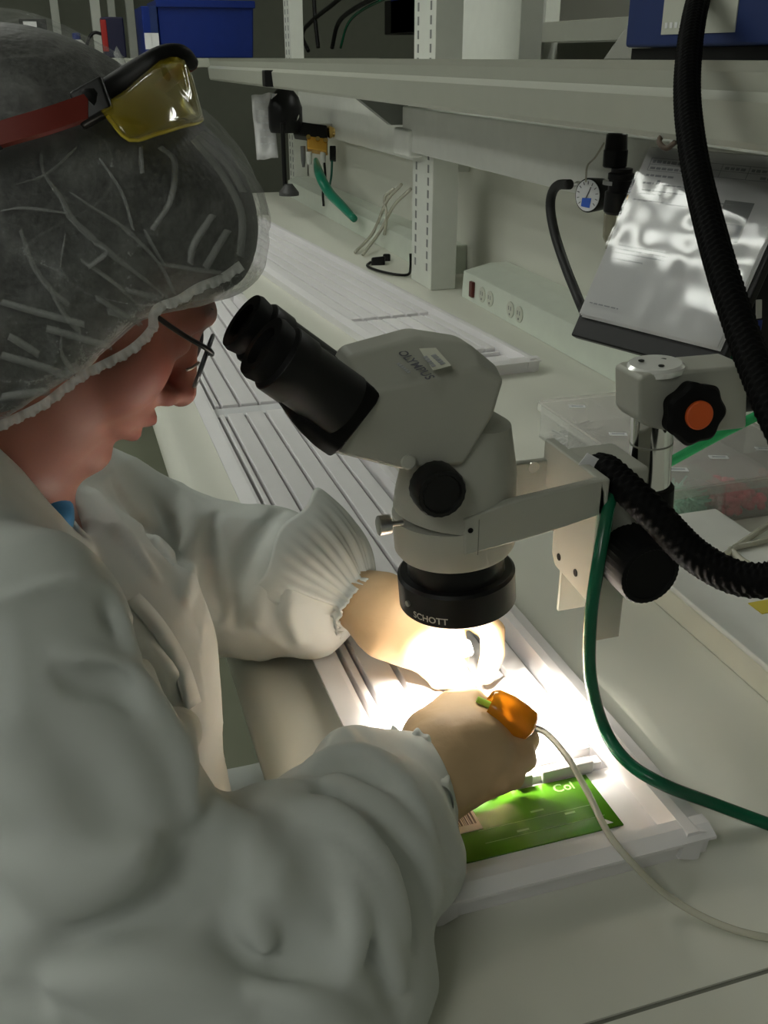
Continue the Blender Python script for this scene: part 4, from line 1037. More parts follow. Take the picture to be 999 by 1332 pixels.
# ================================================================== THE PERSON
pe = thing('person', 'seated person in white gown, hair cap and gloves at the microscope', 'person', (-0.05, 0.62, 0.0))
S = 0.92; TI = math.radians(38); PS = math.radians(7)
FD = A([math.cos(TI)*math.cos(PS), math.cos(TI)*math.sin(PS), -math.sin(TI)])
UD = A([math.sin(TI)*math.cos(PS), math.sin(TI)*math.sin(PS), math.cos(TI)])
SD = np.cross(UD, FD)
HO = A([0.000, 0.632, 1.138])
RH = np.stack([FD, SD, UD])           # world -> head axes
def hl(f, s, u): return HO + S*(FD*f + SD*s + UD*u)
def to_head(P): return ((P-HO) @ RH.T)/S
b = SDF()
def he(c, r, k=0.012, op='add'): b.ell(hl(*c), A(r)*S, RH, k*S, op)
def hc(pts, r, k=0.008, op='add'): b.cone([hl(*p) for p in pts], [q*S for q in (r if hasattr(r, '__len__') else [r]*len(pts))], k*S, op)
he((-0.012, 0, 0.035), (0.098, 0.076, 0.086))
he((0.036, 0, -0.030), (0.058, 0.060, 0.082), 0.03)
he((0.008, 0, -0.075), (0.058, 0.055, 0.038), 0.03)
for s in (-1, 1):
    he((0.056, s*0.036, -0.034), (0.030, 0.027, 0.032), 0.018)
    he((0.030, s*0.040, -0.078), (0.026, 0.018, 0.022), 0.016)
    hc([(-0.002, s*0.056, -0.050), (0.052, s*0.022, -0.094)], [0.019, 0.014], 0.02)
    he((-0.006, s*0.078, -0.014), (0.024, 0.008, 0.032), 0.006)
    he((-0.002, s*0.085, -0.012), (0.011, 0.004, 0.018), 0.004, 'cut')
he((0.078, 0, -0.064), (0.026, 0.029, 0.026), 0.016)
he((0.079, 0, -0.103), (0.018, 0.021, 0.016), 0.010)
he((0.020, 0, -0.104), (0.046, 0.042, 0.022), 0.025)
hc([(0.080, -0.042, 0.016), (0.093, -0.012, 0.022), (0.093, 0.012, 0.022), (0.080, 0.042, 0.016)], [0.008, 0.010, 0.010, 0.008], 0.016)
for s in (-1, 1):
    he((0.103, s*0.032, -0.001), (0.017, 0.019, 0.011), 0.012, 'cut')
    he((0.078, s*0.031, -0.003), (0.0135, 0.0150, 0.0125), 0.004)
hc([(0.090, 0, 0.018), (0.103, 0, -0.010), (0.114, 0, -0.034)], [0.007, 0.0085, 0.0120], 0.012)
for s in (-1, 1):
    he((0.101, s*0.0125, -0.041), (0.011, 0.0075, 0.008), 0.006)
    he((0.106, s*0.006, -0.0475), (0.004, 0.003, 0.003), 0.002, 'cut')
hc([(0.088, -0.026, -0.069), (0.1035, -0.007, -0.062), (0.1035, 0.007, -0.062), (0.088, 0.026, -0.069)], [0.003, 0.0062, 0.0062, 0.003], 0.005)
hc([(0.087, -0.023, -0.073), (0.0995, -0.005, -0.0770), (0.0995, 0.005, -0.0770), (0.087, 0.023, -0.073)], [0.003, 0.0065, 0.0065, 0.003], 0.005)
hc([(0.090, -0.030, -0.0715), (0.110, 0, -0.0695), (0.090, 0.030, -0.0715)], [0.0022, 0.0024, 0.0022], 0.003, 'cut')
NB = A([-0.085, 0.635, 0.945])
b.cone([hl(-0.030, 0, -0.055), NB], [0.054, 0.060], 0.03)
b.cone([A([-0.07, 0.50, 0.925]), NB, A([-0.07, 0.77, 0.925])], [0.045, 0.055, 0.045], 0.05)
b.ell(A([-0.085, 0.63, 0.86]), (0.09, 0.14, 0.10), None, 0.05)
def skin_col(V):
    h = to_head(V); c = np.ones((len(V), 3))
    def spot(c0, r, col):
        w = np.exp(-(((h-A(c0))/A(r))**2).sum(1))[:, None]; return w, A(col)
    for c0, r, col in (((0.105, 0, -0.062), (0.014, 0.022, 0.005), (0.82, 0.42, 0.48)), ((0.10, 0, -0.077), (0.014, 0.019, 0.005), (0.82, 0.42, 0.48)),
                       ((0.07, -0.045, -0.03), (0.03, 0.03, 0.025), (1.08, 0.74, 0.74)), ((0.07, 0.045, -0.03), (0.03, 0.03, 0.025), (1.08, 0.74, 0.74)),
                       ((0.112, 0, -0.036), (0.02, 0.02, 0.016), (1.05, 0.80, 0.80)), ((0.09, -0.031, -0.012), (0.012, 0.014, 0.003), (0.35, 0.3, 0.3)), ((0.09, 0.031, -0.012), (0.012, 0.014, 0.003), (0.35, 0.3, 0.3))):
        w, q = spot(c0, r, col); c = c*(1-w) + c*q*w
    return c
mk_sdf('body', b.mesh((-0.20, 0.44, 0.80), (0.15, 0.82, 1.27), 0.0026), M_SKIN, pe, 1, skin_col)
# eyebrows
for s in (-1, 1):
    pts = spline([hl(0.096, s*0.012, 0.024), hl(0.0925, s*0.024, 0.027), hl(0.082, s*0.038, 0.025), hl(0.070, s*0.048, 0.018)], 14)
    G().tube(pts, [0.0012+0.0012*math.sin(math.pi*(i+1)/15) for i in range(14)], 8).build('eyebrow', M_HAIR, pe, angle=0)

# ------------------------------------------------------------------ hair and bouffant cap
hr = SDF()
hr.ell(hl(-0.020, 0, 0.045), A([0.112, 0.094, 0.079])*S, RH, 0.02)
hr.ell(hl(-0.046, 0, -0.042), A([0.090, 0.092, 0.100])*S, RH, 0.03)
hr.ell(hl(0.036, 0, 0.062), A([0.062, 0.078, 0.056])*S, RH, 0.03)
h0 = PY(300, 368, 0.63); h1 = PY(204, 432, 0.562); h2 = PY(15, 566, 0.575)
hn = np.cross(h1-h0, h2-h0); hn /= np.linalg.norm(hn)
if hn @ UD > 0: hn = -hn
# hem: two planes that hold the head's side axis, one from the brow to the temple and one down behind the ear
hn -= SD*(hn @ SD); hn /= np.linalg.norm(hn)
hem_c = hl(0.042, 0, -0.005)
dA = FD*0.054+UD*0.053; nA = np.cross(SD, dA); nA /= np.linalg.norm(nA); nA = nA if nA @ UD > 0 else -nA
dB = FD*0.036+UD*0.109; nB = np.cross(SD, dB); nB /= np.linalg.norm(nB); nB = nB if nB @ FD < 0 else -nB
def hem_d(P): return np.maximum((P-hem_c) @ nA, (P-hem_c) @ nB)
hr.ell(hl(-0.006, 0, -0.010), A([0.078, 0.098, 0.095])*S, RH, 0.02)
hr.wedge(hem_c + (UD*0.7-FD*0.7)*0.003, nA, nB, 0.006)
mk_sdf('hair', hr.mesh((-0.20, 0.50, 0.95), (0.16, 0.78, 1.28), 0.0035), M_HAIR, pe, 1)
cp = SDF()
for q in hr.p:
    if q[0] == 'ell': cp.p.append((q[0], q[1], q[2]+0.0065, q[3], q[4], q[5], q[6]+0.008))
cp.wedge(hem_c, nA, nB, 0.016)
crown = hl(-0.02, 0, 0.15)
def pleats(P):
    """folds that run from the elastic hem up towards the crown: line strength 0..1"""
    h = to_head(P); ang = np.arctan2(h[:, 1], h[:, 0]+0.02); low = np.clip(hem_d(P)/0.12, 0, 1)
    out = np.zeros(len(P))
    for fr, wp, off, pw in ((7.0, 1.3, 1.0, 7), (12.0, 1.8, 4.0, 6), (19.0, 2.2, 9.0, 5)):
        w = vnoise(np.stack([ang*1.1, low*1.6, h[:, 2]*6], 1), 2.6, off)
        m_ = vnoise(np.stack([ang*1.5, low*2.2, h[:, 2]*5], 1), 3.1, off+5)
        ln_ = (0.5+0.5*np.cos(fr*(ang + 0.35*low) + 6.28*wp*w))**pw
        out = np.maximum(out, ln_*np.clip(m_*2.4-0.85, 0, 1))
    return out, low
def cap_disp(P):
    ln_, low = pleats(P); big = vnoise(P, 18.0, 1.3)
    return 0.0035 - 0.0030*ln_*(1-0.55*low) - 0.006*big
MC = bpy.data.materials.new('nonwoven cap'); MC.use_nodes = True
nt = MC.node_tree; N = nt.nodes; Lk = nt.links
pb_ = N['Principled BSDF']; pb_.inputs['Base Color'].default_value = (0.72, 0.74, 0.72, 1); pb_.inputs['Roughness'].default_value = 0.8; pb_.inputs['Specular IOR Level'].default_value = 0.2
tc = N.new('ShaderNodeTexCoord')
def noise(scale, det, rough, stretch=None):
    nz = N.new('ShaderNodeTexNoise'); nz.inputs['Scale'].default_value = scale; nz.inputs['Detail'].default_value = det; nz.inputs['Roughness'].default_value = rough
    if stretch is not None:
        mp = N.new('ShaderNodeMapping'); mp.inputs['Scale'].default_value = stretch; mp.inputs['Rotation'].default_value = (0.3, 0.6, 0.9)
        Lk.new(tc.outputs['Object'], mp.inputs['Vector']); Lk.new(mp.outputs['Vector'], nz.inputs['Vector'])
    else: Lk.new(tc.outputs['Object'], nz.inputs['Vector'])
    return nz
def mathn(op, a, b_):
    m_ = N.new('ShaderNodeMath'); m_.operation = op
    for i, v_ in enumerate((a, b_)):
        if isinstance(v_, (int, float)): m_.inputs[i].default_value = v_
        else: Lk.new(v_, m_.inputs[i])
    return m_.outputs[0]
fib = noise(330, 6, 0.85)
def crease(nz, width, gain):
    d = mathn('ABSOLUTE', mathn('SUBTRACT', nz.outputs['Fac'], 0.5), 0)
    e = mathn('SUBTRACT', 1.0, mathn('DIVIDE', d, width)); e = mathn('MAXIMUM', e, 0.0)
    return mathn('MULTIPLY', mathn('POWER', e, 2.0), gain)
c1 = crease(noise(9, 1.5, 0.5, (1.0, 1.0, 0.35)), 0.016, 0.10)
c2 = crease(noise(16, 1.0, 0.5, (0.4, 1.0, 1.0)), 0.014, 0.10)
ca = N.new('ShaderNodeAttribute'); ca.attribute_name = 'Col'
sepc = N.new('ShaderNodeSeparateColor'); Lk.new(ca.outputs['Color'], sepc.inputs[0])
al = mathn('ADD', mathn('MULTIPLY', mathn('POWER', fib.outputs['Fac'], 3.0), 0.75), mathn('ADD', c1, c2))
al = mathn('ADD', al, mathn('MULTIPLY', sepc.outputs[0], 0.55))
al = mathn('MINIMUM', mathn('ADD', al, 0.02), 0.95)
Lk.new(al, pb_.inputs['Alpha'])
def cap_gather(V):
    ln_, low = pleats(V)
    w = 0.20*(1-low)**2 + ln_*(0.05+0.14*(1-low)) + 0.40*np.exp(-(hem_d(V)/0.009)**2)
    return np.repeat(w[:, None], 3, 1)
cap_o = mk_sdf('hair_cap', cp.mesh((-0.23, 0.48, 0.93), (0.18, 0.80, 1.30), 0.0026, cap_disp), MC, pe, 1, cap_gather)

# sharp creases of the cap: narrow folded ridges lying on its surface
M_CREASE = mat('cap crease', (0.72, 0.74, 0.72), 0.8, alpha=0.30, spec=0.2)
CR = [([(52, 200), (55, 225), (80, 260), (92, 285), (135, 325), (200, 375), (233, 400)], 0.0022), ([(90, 250), (120, 270), (165, 300), (210, 345), (230, 385)], 0.0016),
      ([(0, 275), (30, 272), (85, 278)], 0.0010), ([(25, 300), (40, 345), (65, 380), (90, 400)], 0.0013), ([(85, 305), (78, 350)], 0.0008), ([(0, 395), (50, 410), (110, 425)], 0.0010),
      ([(65, 380), (85, 415), (105, 435)], 0.0010), ([(115, 350), (140, 330), (122, 318)], 0.0008), ([(165, 380), (200, 390), (230, 400)], 0.0016), ([(125, 390), (165, 415), (201, 433)], 0.0014),
      ([(140, 408), (175, 418), (203, 430)], 0.0012), ([(0, 465), (50, 480), (100, 496)], 0.0012), ([(10, 440), (50, 465)], 0.0010), ([(80, 435), (80, 465), (100, 492)], 0.0010),
      ([(265, 170), (300, 195), (340, 245), (348, 280)], 0.0011), ([(260, 175), (300, 215), (320, 250)], 0.0010), ([(255, 180), (295, 230), (318, 280), (316, 335)], 0.0009), ([(210, 190), (230, 210), (225, 260), (200, 300)], 0.0008),
      ([(185, 190), (187, 225)], 0.0007), ([(280, 280), (255, 320), (250, 345)], 0.0008), ([(300, 300), (270, 350)], 0.0008), ([(210, 345), (260, 354), (300, 358)], 0.0012), ([(190, 300), (215, 345)], 0.0010),
      ([(105, 340), (150, 372), (190, 408)], 0.0010), ([(60, 430), (110, 445), (150, 455)], 0.0010), ([(0, 520), (40, 515), (85, 510)], 0.0013), ([(20, 240), (60, 225), (100, 190)], 0.0009), ([(150, 60), (165, 85)], 0.0006), ([(130, 205), (160, 250), (175, 300)], 0.0007)]
for path, wd in CR:
    pts = []
    for q in spline([(a_, b_, 0) for a_, b_ in path], 22)[:, :2]:
        p = cp.hit(*q)
        if p is not None: pts.append(p)
    if len(pts) < 6: continue
    pts = A(pts); pts = pts - (pts-CAM)/np.linalg.norm(pts-CAM, axis=1)[:, None]*0.0030
    dv_ = pts - cp.p[0][1]; nrm = dv_/np.linalg.norm(dv_, axis=1)[:, None]
    tg = np.gradient(pts, axis=0); tg /= np.linalg.norm(tg, axis=1)[:, None]; sd_ = np.cross(tg, nrm)
    V = []; F = []; m_ = len(pts)
    for i in range(m_):
        w_ = wd*(0.25+0.75*math.sin(math.pi*(i+0.5)/m_))*(0.8+0.4*random.random())
        V += [pts[i]+sd_[i]*w_*0.75-nrm[i]*0.004, pts[i]+nrm[i]*0.0008, pts[i]-sd_[i]*w_*0.75-nrm[i]*0.004]
    for i in range(m_-1): F += [[3*i, 3*i+1, 3*i+4, 3*i+3], [3*i+1, 3*i+2, 3*i+5, 3*i+4]]
    mk('crease', V, F, M_CREASE, cap_o, angle=0)

# gathered elastic hem of the cap
hp_ = [(318, 350), (292, 368), (262, 380), (236, 396), (208, 408), (203, 432), (172, 462), (115, 492), (92, 508), (60, 532), (20, 552), (-30, 575)]
path = spline([(a_, b_, 0) for a_, b_ in hp_], 150)[:, :2]; V = []; F = []; nn = 0
for i, q in enumerate(path):
    tx, ty = path[min(i+1, 149)]-path[max(i-1, 0)]; ln0 = math.hypot(tx, ty); nxp, nyp = ty/ln0, -tx/ln0
    if nyp > 0: nxp, nyp = -nxp, -nyp
    wob = 3.0*math.sin(i*0.9)+2.0*math.sin(i*2.3+1)
    hit = None
    for off in (12, 18, 26, 36):
        hit = cp.hit(q[0]+nxp*off, q[1]+nyp*off)
        if hit is not None: break
    if hit is None: continue
    dep_ = float((hit-CAM) @ FW) - 0.002
    V += [PD(q[0]+nxp*13, q[1]+nyp*13, dep_), PD(q[0]+nxp*6, q[1]+nyp*6, dep_-0.0025-0.0012*math.sin(i*1.7)), PD(q[0]-nxp*wob*0.4, q[1]-nyp*wob*0.4, dep_-0.0010+0.0015*math.sin(i*1.7+2))]
    if nn: k0_ = 3*nn; F += [[k0_-3, k0_-2, k0_+1, k0_], [k0_-2, k0_-1, k0_+2, k0_+1]]
    nn += 1
mk('elastic_hem', V, F, mat('cap hem', (0.66, 0.67, 0.63), 0.8, alpha=0.62, spec=0.2), cap_o, angle=0)

# ------------------------------------------------------------------ spectacles
sp = thing('spectacles', 'thin black rimmed spectacles worn on the face', 'glasses', tuple(hl(0.10, 0, 0.0)))
for s in (-1, 1):
    c = hl(0.104, s*0.034, -0.004); nx_ = FD*0.92 + UD*0.22 + SD*s*0.34; nx_ /= np.linalg.norm(nx_)
    lx = SD - nx_*(SD @ nx_); lx /= np.linalg.norm(lx); ly = np.cross(nx_, lx); ly /= np.linalg.norm(ly)
    ring = [c + lx*0.024*math.copysign(abs(math.cos(t))**0.8, math.cos(t)) + ly*0.0165*math.copysign(abs(math.sin(t))**0.8, math.sin(t)) for t in np.linspace(0, 2*math.pi, 41)]
    rm = G().tube(ring, 0.0014, 6, caps=False).build('rim', mat('gunmetal', (0.10, 0.10, 0.11), 0.3, 0.8), sp, angle=0)
    V = [c+nx_*0.0012] + [p-nx_*0.0002 for p in ring[:-1]]; mk('lens', V, [[0, 1+i, 1+(i+1) % 40] for i in range(40)], M_GLASS, rm, angle=0)
    G().tube(spline([hl(0.098, s*0.056, 0.004), hl(0.090, s*0.066, 0.006), hl(0.06, s*0.073, 0.006), hl(0.0, s*0.080, 0.010), hl(-0.02, s*0.081, -0.002)], 24), 0.0016, 8).build('temple_arm', M_BLACK, sp, angle=0)
    G().tube(spline([hl(0.110, s*0.012, -0.008), hl(0.108, s*0.0125, -0.014), hl(0.105, s*0.013, -0.018)], 8), 0.0009, 6).build('nose_pad', M_STEEL, sp, angle=0)
G().tube(spline([hl(0.113, -0.012, 0.0), hl(0.116, 0, 0.003), hl(0.113, 0.012, 0.0)], 10), 0.0011, 6).build('bridge', M_BLACK, sp, angle=0)

# ------------------------------------------------------------------ safety glasses pushed up on the cap
sg = thing('safety_glasses', 'yellow lensed safety glasses with red arms resting on the hair cap', 'glasses', tuple(hl(0.03, 0, 0.16)))
def oncap(px, py, off):
    """a point that stands off the cap by off, seen at this pixel"""
    qx, qy = px, py
    for _ in range(60):
        p = cp.hit(qx, qy)
        if p is not None: break
        qx += (150-qx)*0.04; qy += (200-qy)*0.04
    d = float((p-CAM) @ FW); return PD(px, py, d-off)
bar = [oncap(112, 134, 0.012), oncap(150, 112, 0.014), oncap(185, 88, 0.014), oncap(212, 72, 0.012), oncap(236, 70, 0.004), oncap(249, 82, 0.0)]
P = spline(bar, 40)
for nm, sl, r0_, r1_ in (('brow_bar', slice(0, 40), 0.0058, 0.0040),):
    Pq = P[sl]; n_ = len(Pq)
    G().tube(Pq, [r0_+(r1_-r0_)*i/n_ + 0.0012*math.sin(math.pi*i/n_) for i in range(n_)], 12).build(nm, M_BLACKM, sg, angle=0)
top = [oncap(128, 142, 0.016), oncap(160, 122, 0.020), oncap(188, 98, 0.022), oncap(212, 78, 0.018), oncap(236, 78, 0.010), oncap(248, 100, 0.002)]
bot = [oncap(140, 152, 0.018), oncap(168, 182, 0.026), oncap(205, 174, 0.030), oncap(235, 165, 0.028), oncap(256, 160, 0.018), oncap(263, 156, 0.0)]
ptop, pbot = spline(top, 26), spline(bot, 26)
V = []; F = []
for j in range(9):
    t_ = j/8
    for i in range(26):
        p = ptop[i]*(1-t_)+pbot[i]*t_; p = p - FW*0.006*math.sin(math.pi*t_)*math.sin(math.pi*min(1, i/20)); V.append(p)
for j in range(8):
    for i in range(25): q = j*26+i; F.append([q, q+1, q+27, q+26])
ln = mk('lens', V, F, M_YLENS, sg, angle=0)
so = ln.modifiers.new('thickness', 'SOLIDIFY'); so.thickness = 0.0022; so.offset = 0
G().tube(pbot, 0.0010, 6).build('lens_edge', mat('lens edge', (0.60, 0.48, 0.05), 0.2), ln, angle=0)
G().obox(oncap(120, 134, 0.012), RT*0.0080+UP*0.0045, UP*0.0085-RT*0.003, FW*0.004).build('hinge', M_BLACK, sg, bevel=0.002)
ar = spline([oncap(116, 139, 0.013), oncap(60, 158, 0.012), oncap(5, 174, 0.012), oncap(-50, 192, 0.010)], 20)
def strap(P_, w0, w1, name, m):
    V = []; F = []; n_ = len(P_)
    for i, p in enumerate(P_):
        w = w0+(w1-w0)*i/(n_-1)
        for dz, dd in ((1, -1), (1, 1), (-1, 1), (-1, -1)): V.append(p + UP*w*dz + FW*0.002*dd)
    for i in range(n_-1):
        for q in range(4): r = (q+1) % 4; F.append([4*i+q, 4*i+r, 4*i+4+r, 4*i+4+q])
    F += [[0, 1, 2, 3], [4*n_-1, 4*n_-2, 4*n_-3, 4*n_-4]]
    return mk(name, V, F, m, sg, angle=40)
strap(ar[:14], 0.0062, 0.0058, 'temple_arm', M_REDARM)
strap(ar[13:], 0.0064, 0.0060, 'temple_tip', M_BLACK)
far_arm = spline([P[-1], hl(0.0, 0.112, 0.10), hl(-0.05, 0.122, 0.06)], 16)
G().tube(far_arm, 0.004, 8).build('temple_arm', M_REDARM, sg, angle=0)

# ------------------------------------------------------------------ gown
gw = SDF()
gw.ell((-0.075, 0.62, 0.70), (0.150, 0.200, 0.175), None, 0.04)
gw.ell((-0.060, 0.630, 0.850), (0.130, 0.180, 0.125), None, 0.05)
gw.cone([(-0.075, 0.49, 0.945), (-0.11, 0.63, 0.965), (-0.065, 0.785, 0.935)], [0.055, 0.07, 0.055], 0.05)
gw.ell((-0.10, 0.62, 0.60), (0.165, 0.200, 0.10), None, 0.05)
# near arm
NA = [PD(10, 835, 0.515), PD(88, 1000, 0.500), PD(205, 1225, 0.515)]
gw.cone(NA, [0.062, 0.056, 0.066], 0.010)
NF = [PD(250, 1265, 0.525), PD(390, 1175, 0.548), PD(475, 1090, 0.600), PD(522, 1034, 0.640)]
gw.cone([NF[0], PD(372, 1182, 0.545)], [0.076, 0.066], 0.012)
gw.cone([PD(440, 1115, 0.585), NF[2], NF[3]], [0.056, 0.054, 0.036], 0.006)
gw.cone([PD(470, 1010, 0.635), PD(524, 1002, 0.652)], [0.034, 0.026], 0.015)
gw.cone([PD(440, 1130, 0.585), PD(532, 1130, 0.612)], [0.042, 0.026], 0.03)
gw.cone([PD(380, 1260, 0.53), PD(478, 1285, 0.545)], [0.055, 0.034], 0.04)
gw.cone([PD(60, 1300, 0.50), PD(300, 1370, 0.51)], [0.070, 0.070], 0.04)
# far arm
FA = [A([-0.055, 0.80, 0.925]), PD(195, 705, 0.90), PD(270, 752, 0.885)]
gw.cone(FA, [0.066, 0.062, 0.062], 0.04)
FF = [PD(270, 750, 0.885), PD(345, 748, 0.868), PD(405, 757, 0.846), PD(459, 781, 0.820)]
gw.cone(FF[:3]+[PD(420, 764, 0.838)], [0.064, 0.062, 0.052, 0.036], 0.025)
gw.cone([PD(345, 790, 0.86), PD(402, 812, 0.838)], [0.04, 0.020], 0.03)
base = SDF(); base.p = list(gw.p); gw.base = base
gw.cone([hl(-0.02, 0, -0.02), NB + A([0.01, 0, 0.02]), NB + A([0.045, -0.012, -0.020])], [0.064, 0.062, 0.022], 0.015, 'cut')
gw.cone([PD(-70, 656, 0.545), PD(30, 716, 0.572)], [0.040, 0.026], 0.03)
gw.cone([PD(-80, 560, 0.560), PD(-30, 600, 0.556), PD(10, 628, 0.562), PD(42, 660, 0.575), PD(74, 690, 0.592), PD(104, 708, 0.608)], [0.012, 0.012, 0.011, 0.009, 0.007, 0.005], 0.012)
gw.cone([PD(58, 626, 0.672), PD(72, 655, 0.660), PD(92, 690, 0.640), PD(108, 708, 0.620)], [0.008, 0.007, 0.006, 0.005], 0.010)
fo = gw.fold
# near sleeve
fo([(262, 1092), (240, 1130), (200, 1180), (140, 1225), (70, 1250)], 0.016, 0.022, 0.03, False)
fo([(285, 1062), (318, 1110), (345, 1170), (352, 1225)], 0.007, 0.022, 0.03)
fo([(300, 1210), (360, 1240), (420, 1260)], 0.006, 0.02, 0.03, False)
fo([(378, 1060), (420, 1040), (470, 1022), (520, 1010)], 0.010, 0.012, 0.02, False)
fo([(385, 1052), (440, 1075), (480, 1120), (505, 1190), (515, 1260)], 0.006, 0.016, 0.024)
fo([(440, 1020), (500, 1060), (545, 1110), (560, 1170)], 0.006, 0.012, 0.02)
fo([(470, 1080), (520, 1140), (535, 1220)], 0.005, 0.012, 0.02, False)
fo([(405, 1000), (450, 985), (510, 990)], 0.005, 0.010, 0.016)
fo([(400, 1010), (450, 1003), (500, 1000)], 0.004, 0.008, 0.014, False)
fo([(84, 868), (110, 880), (140, 886), (165, 905)], 0.004, 0.010, 0.014, False)
fo([(85, 855), (120, 862), (160, 880), (200, 930), (235, 990), (250, 1050)], 0.006, 0.014, 0.02)
fo([(60, 960), (120, 1010), (170, 1080)], 0.005, 0.02, 0.03, False)
fo([(40, 1120), (110, 1140), (180, 1120)], 0.005, 0.02, 0.03)
fo([(0, 1290), (60, 1300), (120, 1325)], 0.004, 0.006, 0.01, False)
fo([(0, 785), (60, 762), (125, 762), (160, 800), (182, 905)], 0.004, 0.006, 0.01)
fo([(100, 1270), (200, 1270), (280, 1300)], 0.006, 0.022, 0.03)
fo([(450, 1200), (500, 1240), (520, 1300)], 0.005, 0.016, 0.024, False)
# chest
fo([(150, 800), (200, 860), (240, 940)], 0.004, 0.014, 0.02, False)
fo([(190, 850), (225, 920), (240, 1000)], 0.005, 0.014, 0.02)
fo([(120, 640), (160, 700), (200, 750)], 0.004, 0.008, 0.014)
fo([(150, 632), (190, 690), (225, 740)], 0.005, 0.010, 0.014, False)
# far sleeve
fo([(365, 662), (330, 700), (308, 750), (306, 810)], 0.011, 0.012, 0.018, False)
fo([(245, 652), (254, 690), (242, 740), (235, 780)], 0.008, 0.010, 0.014)
fo([(205, 650), (225, 690), (230, 740)], 0.007, 0.010, 0.014, False)
fo([(280, 670), (275, 730), (285, 800)], 0.005, 0.014, 0.02, False)
fo([(372, 690), (350, 740), (340, 800)], 0.006, 0.012, 0.018)
fo([(400, 705), (385, 740), (380, 790), (390, 830)], 0.006, 0.010, 0.014)
# sharper creases
fo([(449, 950), (478, 985), (520, 1015), (545, 1060), (562, 1112), (585, 1135)], 0.005, 0.009, 0.010)
fo([(434, 1109), (470, 1150), (496, 1208), (520, 1283)], 0.005, 0.010, 0.012)
fo([(340, 1120), (322, 1180), (345, 1225)], 0.004, 0.012, 0.012)
fo([(447, 1146), (460, 1200), (455, 1260)], 0.004, 0.010, 0.012)
fo([(80, 872), (100, 884), (150, 888), (178, 920)], 0.006, 0.008, 0.010, False)
fo([(133, 761), (160, 820), (180, 922)], 0.004, 0.007, 0.010)
fo([(200, 1090), (150, 1150), (90, 1190)], 0.004, 0.010, 0.012)
fo([(330, 1290), (400, 1310), (470, 1330)], 0.004, 0.010, 0.012)
ax_far = (FF[3]-FF[2])/np.linalg.norm(FF[3]-FF[2]); ax_near = (NF[3]-NF[2])/np.linalg.norm(NF[3]-NF[2])
def gown_disp(P):
    q = P @ A([[0.8, 0.3, -0.5], [-0.4, 0.9, 0.2], [0.5, 0.0, 0.85]])
    r1 = 1-np.abs(2*vnoise(q*A([0.7, 1.7, 0.9]), 12.0, 5.0)-1); r2 = 1-np.abs(2*vnoise(q*A([1.5, 0.7, 1.2]), 19.0, 8.0)-1)
    return (0.0055*(vnoise(q, 9.0, 2.0)-0.5) - 0.0025*r1**4 - 0.0018*r2**4 + 0.001
            )
mk_sdf('gown', gw.mesh((-0.30, 0.26, 0.48), (0.30, 0.93, 1.06), 0.0030, gown_disp), M_GOWN, pe, 1)
tr = SDF()
tr.ell((-0.10, 0.62, 0.56), (0.175, 0.205, 0.12), None, 0.05)
for y0, y1 in ((0.535, 0.50), (0.715, 0.745)):
    tr.cone([(-0.06, y0, 0.555), (0.34, y1, 0.545), (0.37, y1, 0.07)], [0.092, 0.078, 0.055], 0.03)
mk_sdf('trousers', tr.mesh((-0.30, 0.38, 0.02), (0.47, 0.87, 0.72), 0.006, lambda P: 0.006*(vnoise(P, 10.0, 3.0)-0.5)), M_GOWN, pe, 1)
# gathered elastic cuffs
def cuff(c, ax, r_end, r_back, Lb, name='cuff', n=15, sq=(1.0, 1.0)):
    ax = ax/np.linalg.norm(ax); e1_ = np.cross(ax, [0, 0, 1.0]); e1_ /= np.linalg.norm(e1_); e2_ = np.cross(e1_, ax)
    prof = [(-Lb*0.96, r_back*0.80, 0.0)] if Lb > 0.05 else []
    for t_ in np.linspace(0, 1, 18):       # from the puffed sleeve to the elastic
        r_ = r_back + (r_end-r_back)*(t_**2.2); prof.append((-Lb*(1-t_), r_, 0.0036*math.sin(math.pi*min(1, t_*0.75))*t_))
    prof += [(0.003, r_end-0.0006, 0.0013), (0.007, r_end+0.0010, 0.0024), (0.010, r_end+0.0018, 0.0030), (0.009, r_end-0.0012, 0.0022), (-0.004, r_end-0.0030, 0.001)]
    V = []; F = []; M = 168
    for (z_, r_, a_) in prof:
        for i in range(M):
            an = 2*math.pi*i/M; w = math.sin(n*an+2.2*math.sin(2*an+1)) * (0.65+0.35*math.sin(5*an)) + 0.5*math.sin(2.3*n*an+1.0)
            rr = r_ + a_*w + 0.004*max(0, -z_/Lb)*math.sin(3*an+1.0)
            z2_ = z_ + (0.016*math.sin(2*an+0.6)+0.008*math.sin(5*an))*max(0, -z_/Lb-0.3)
            V.append(c + ax*z2_ + (e1_*math.cos(an)*sq[0]+e2_*math.sin(an)*sq[1])*rr)
    for k_ in range(len(prof)-1):
        for i in range(M): j = (i+1) % M; F.append([k_*M+i, k_*M+j, k_*M+M+j, k_*M+M+i])
    return mk(name, V, F, M_GOWN, pe, angle=0)
cuff(FF[3], ax_far*0.9 + A([0, 0, -0.25]), 0.0275, 0.057, 0.068)
cuff(PD(527, 1018, 0.650), ax_near, 0.0325, 0.0385, 0.030, n=11)
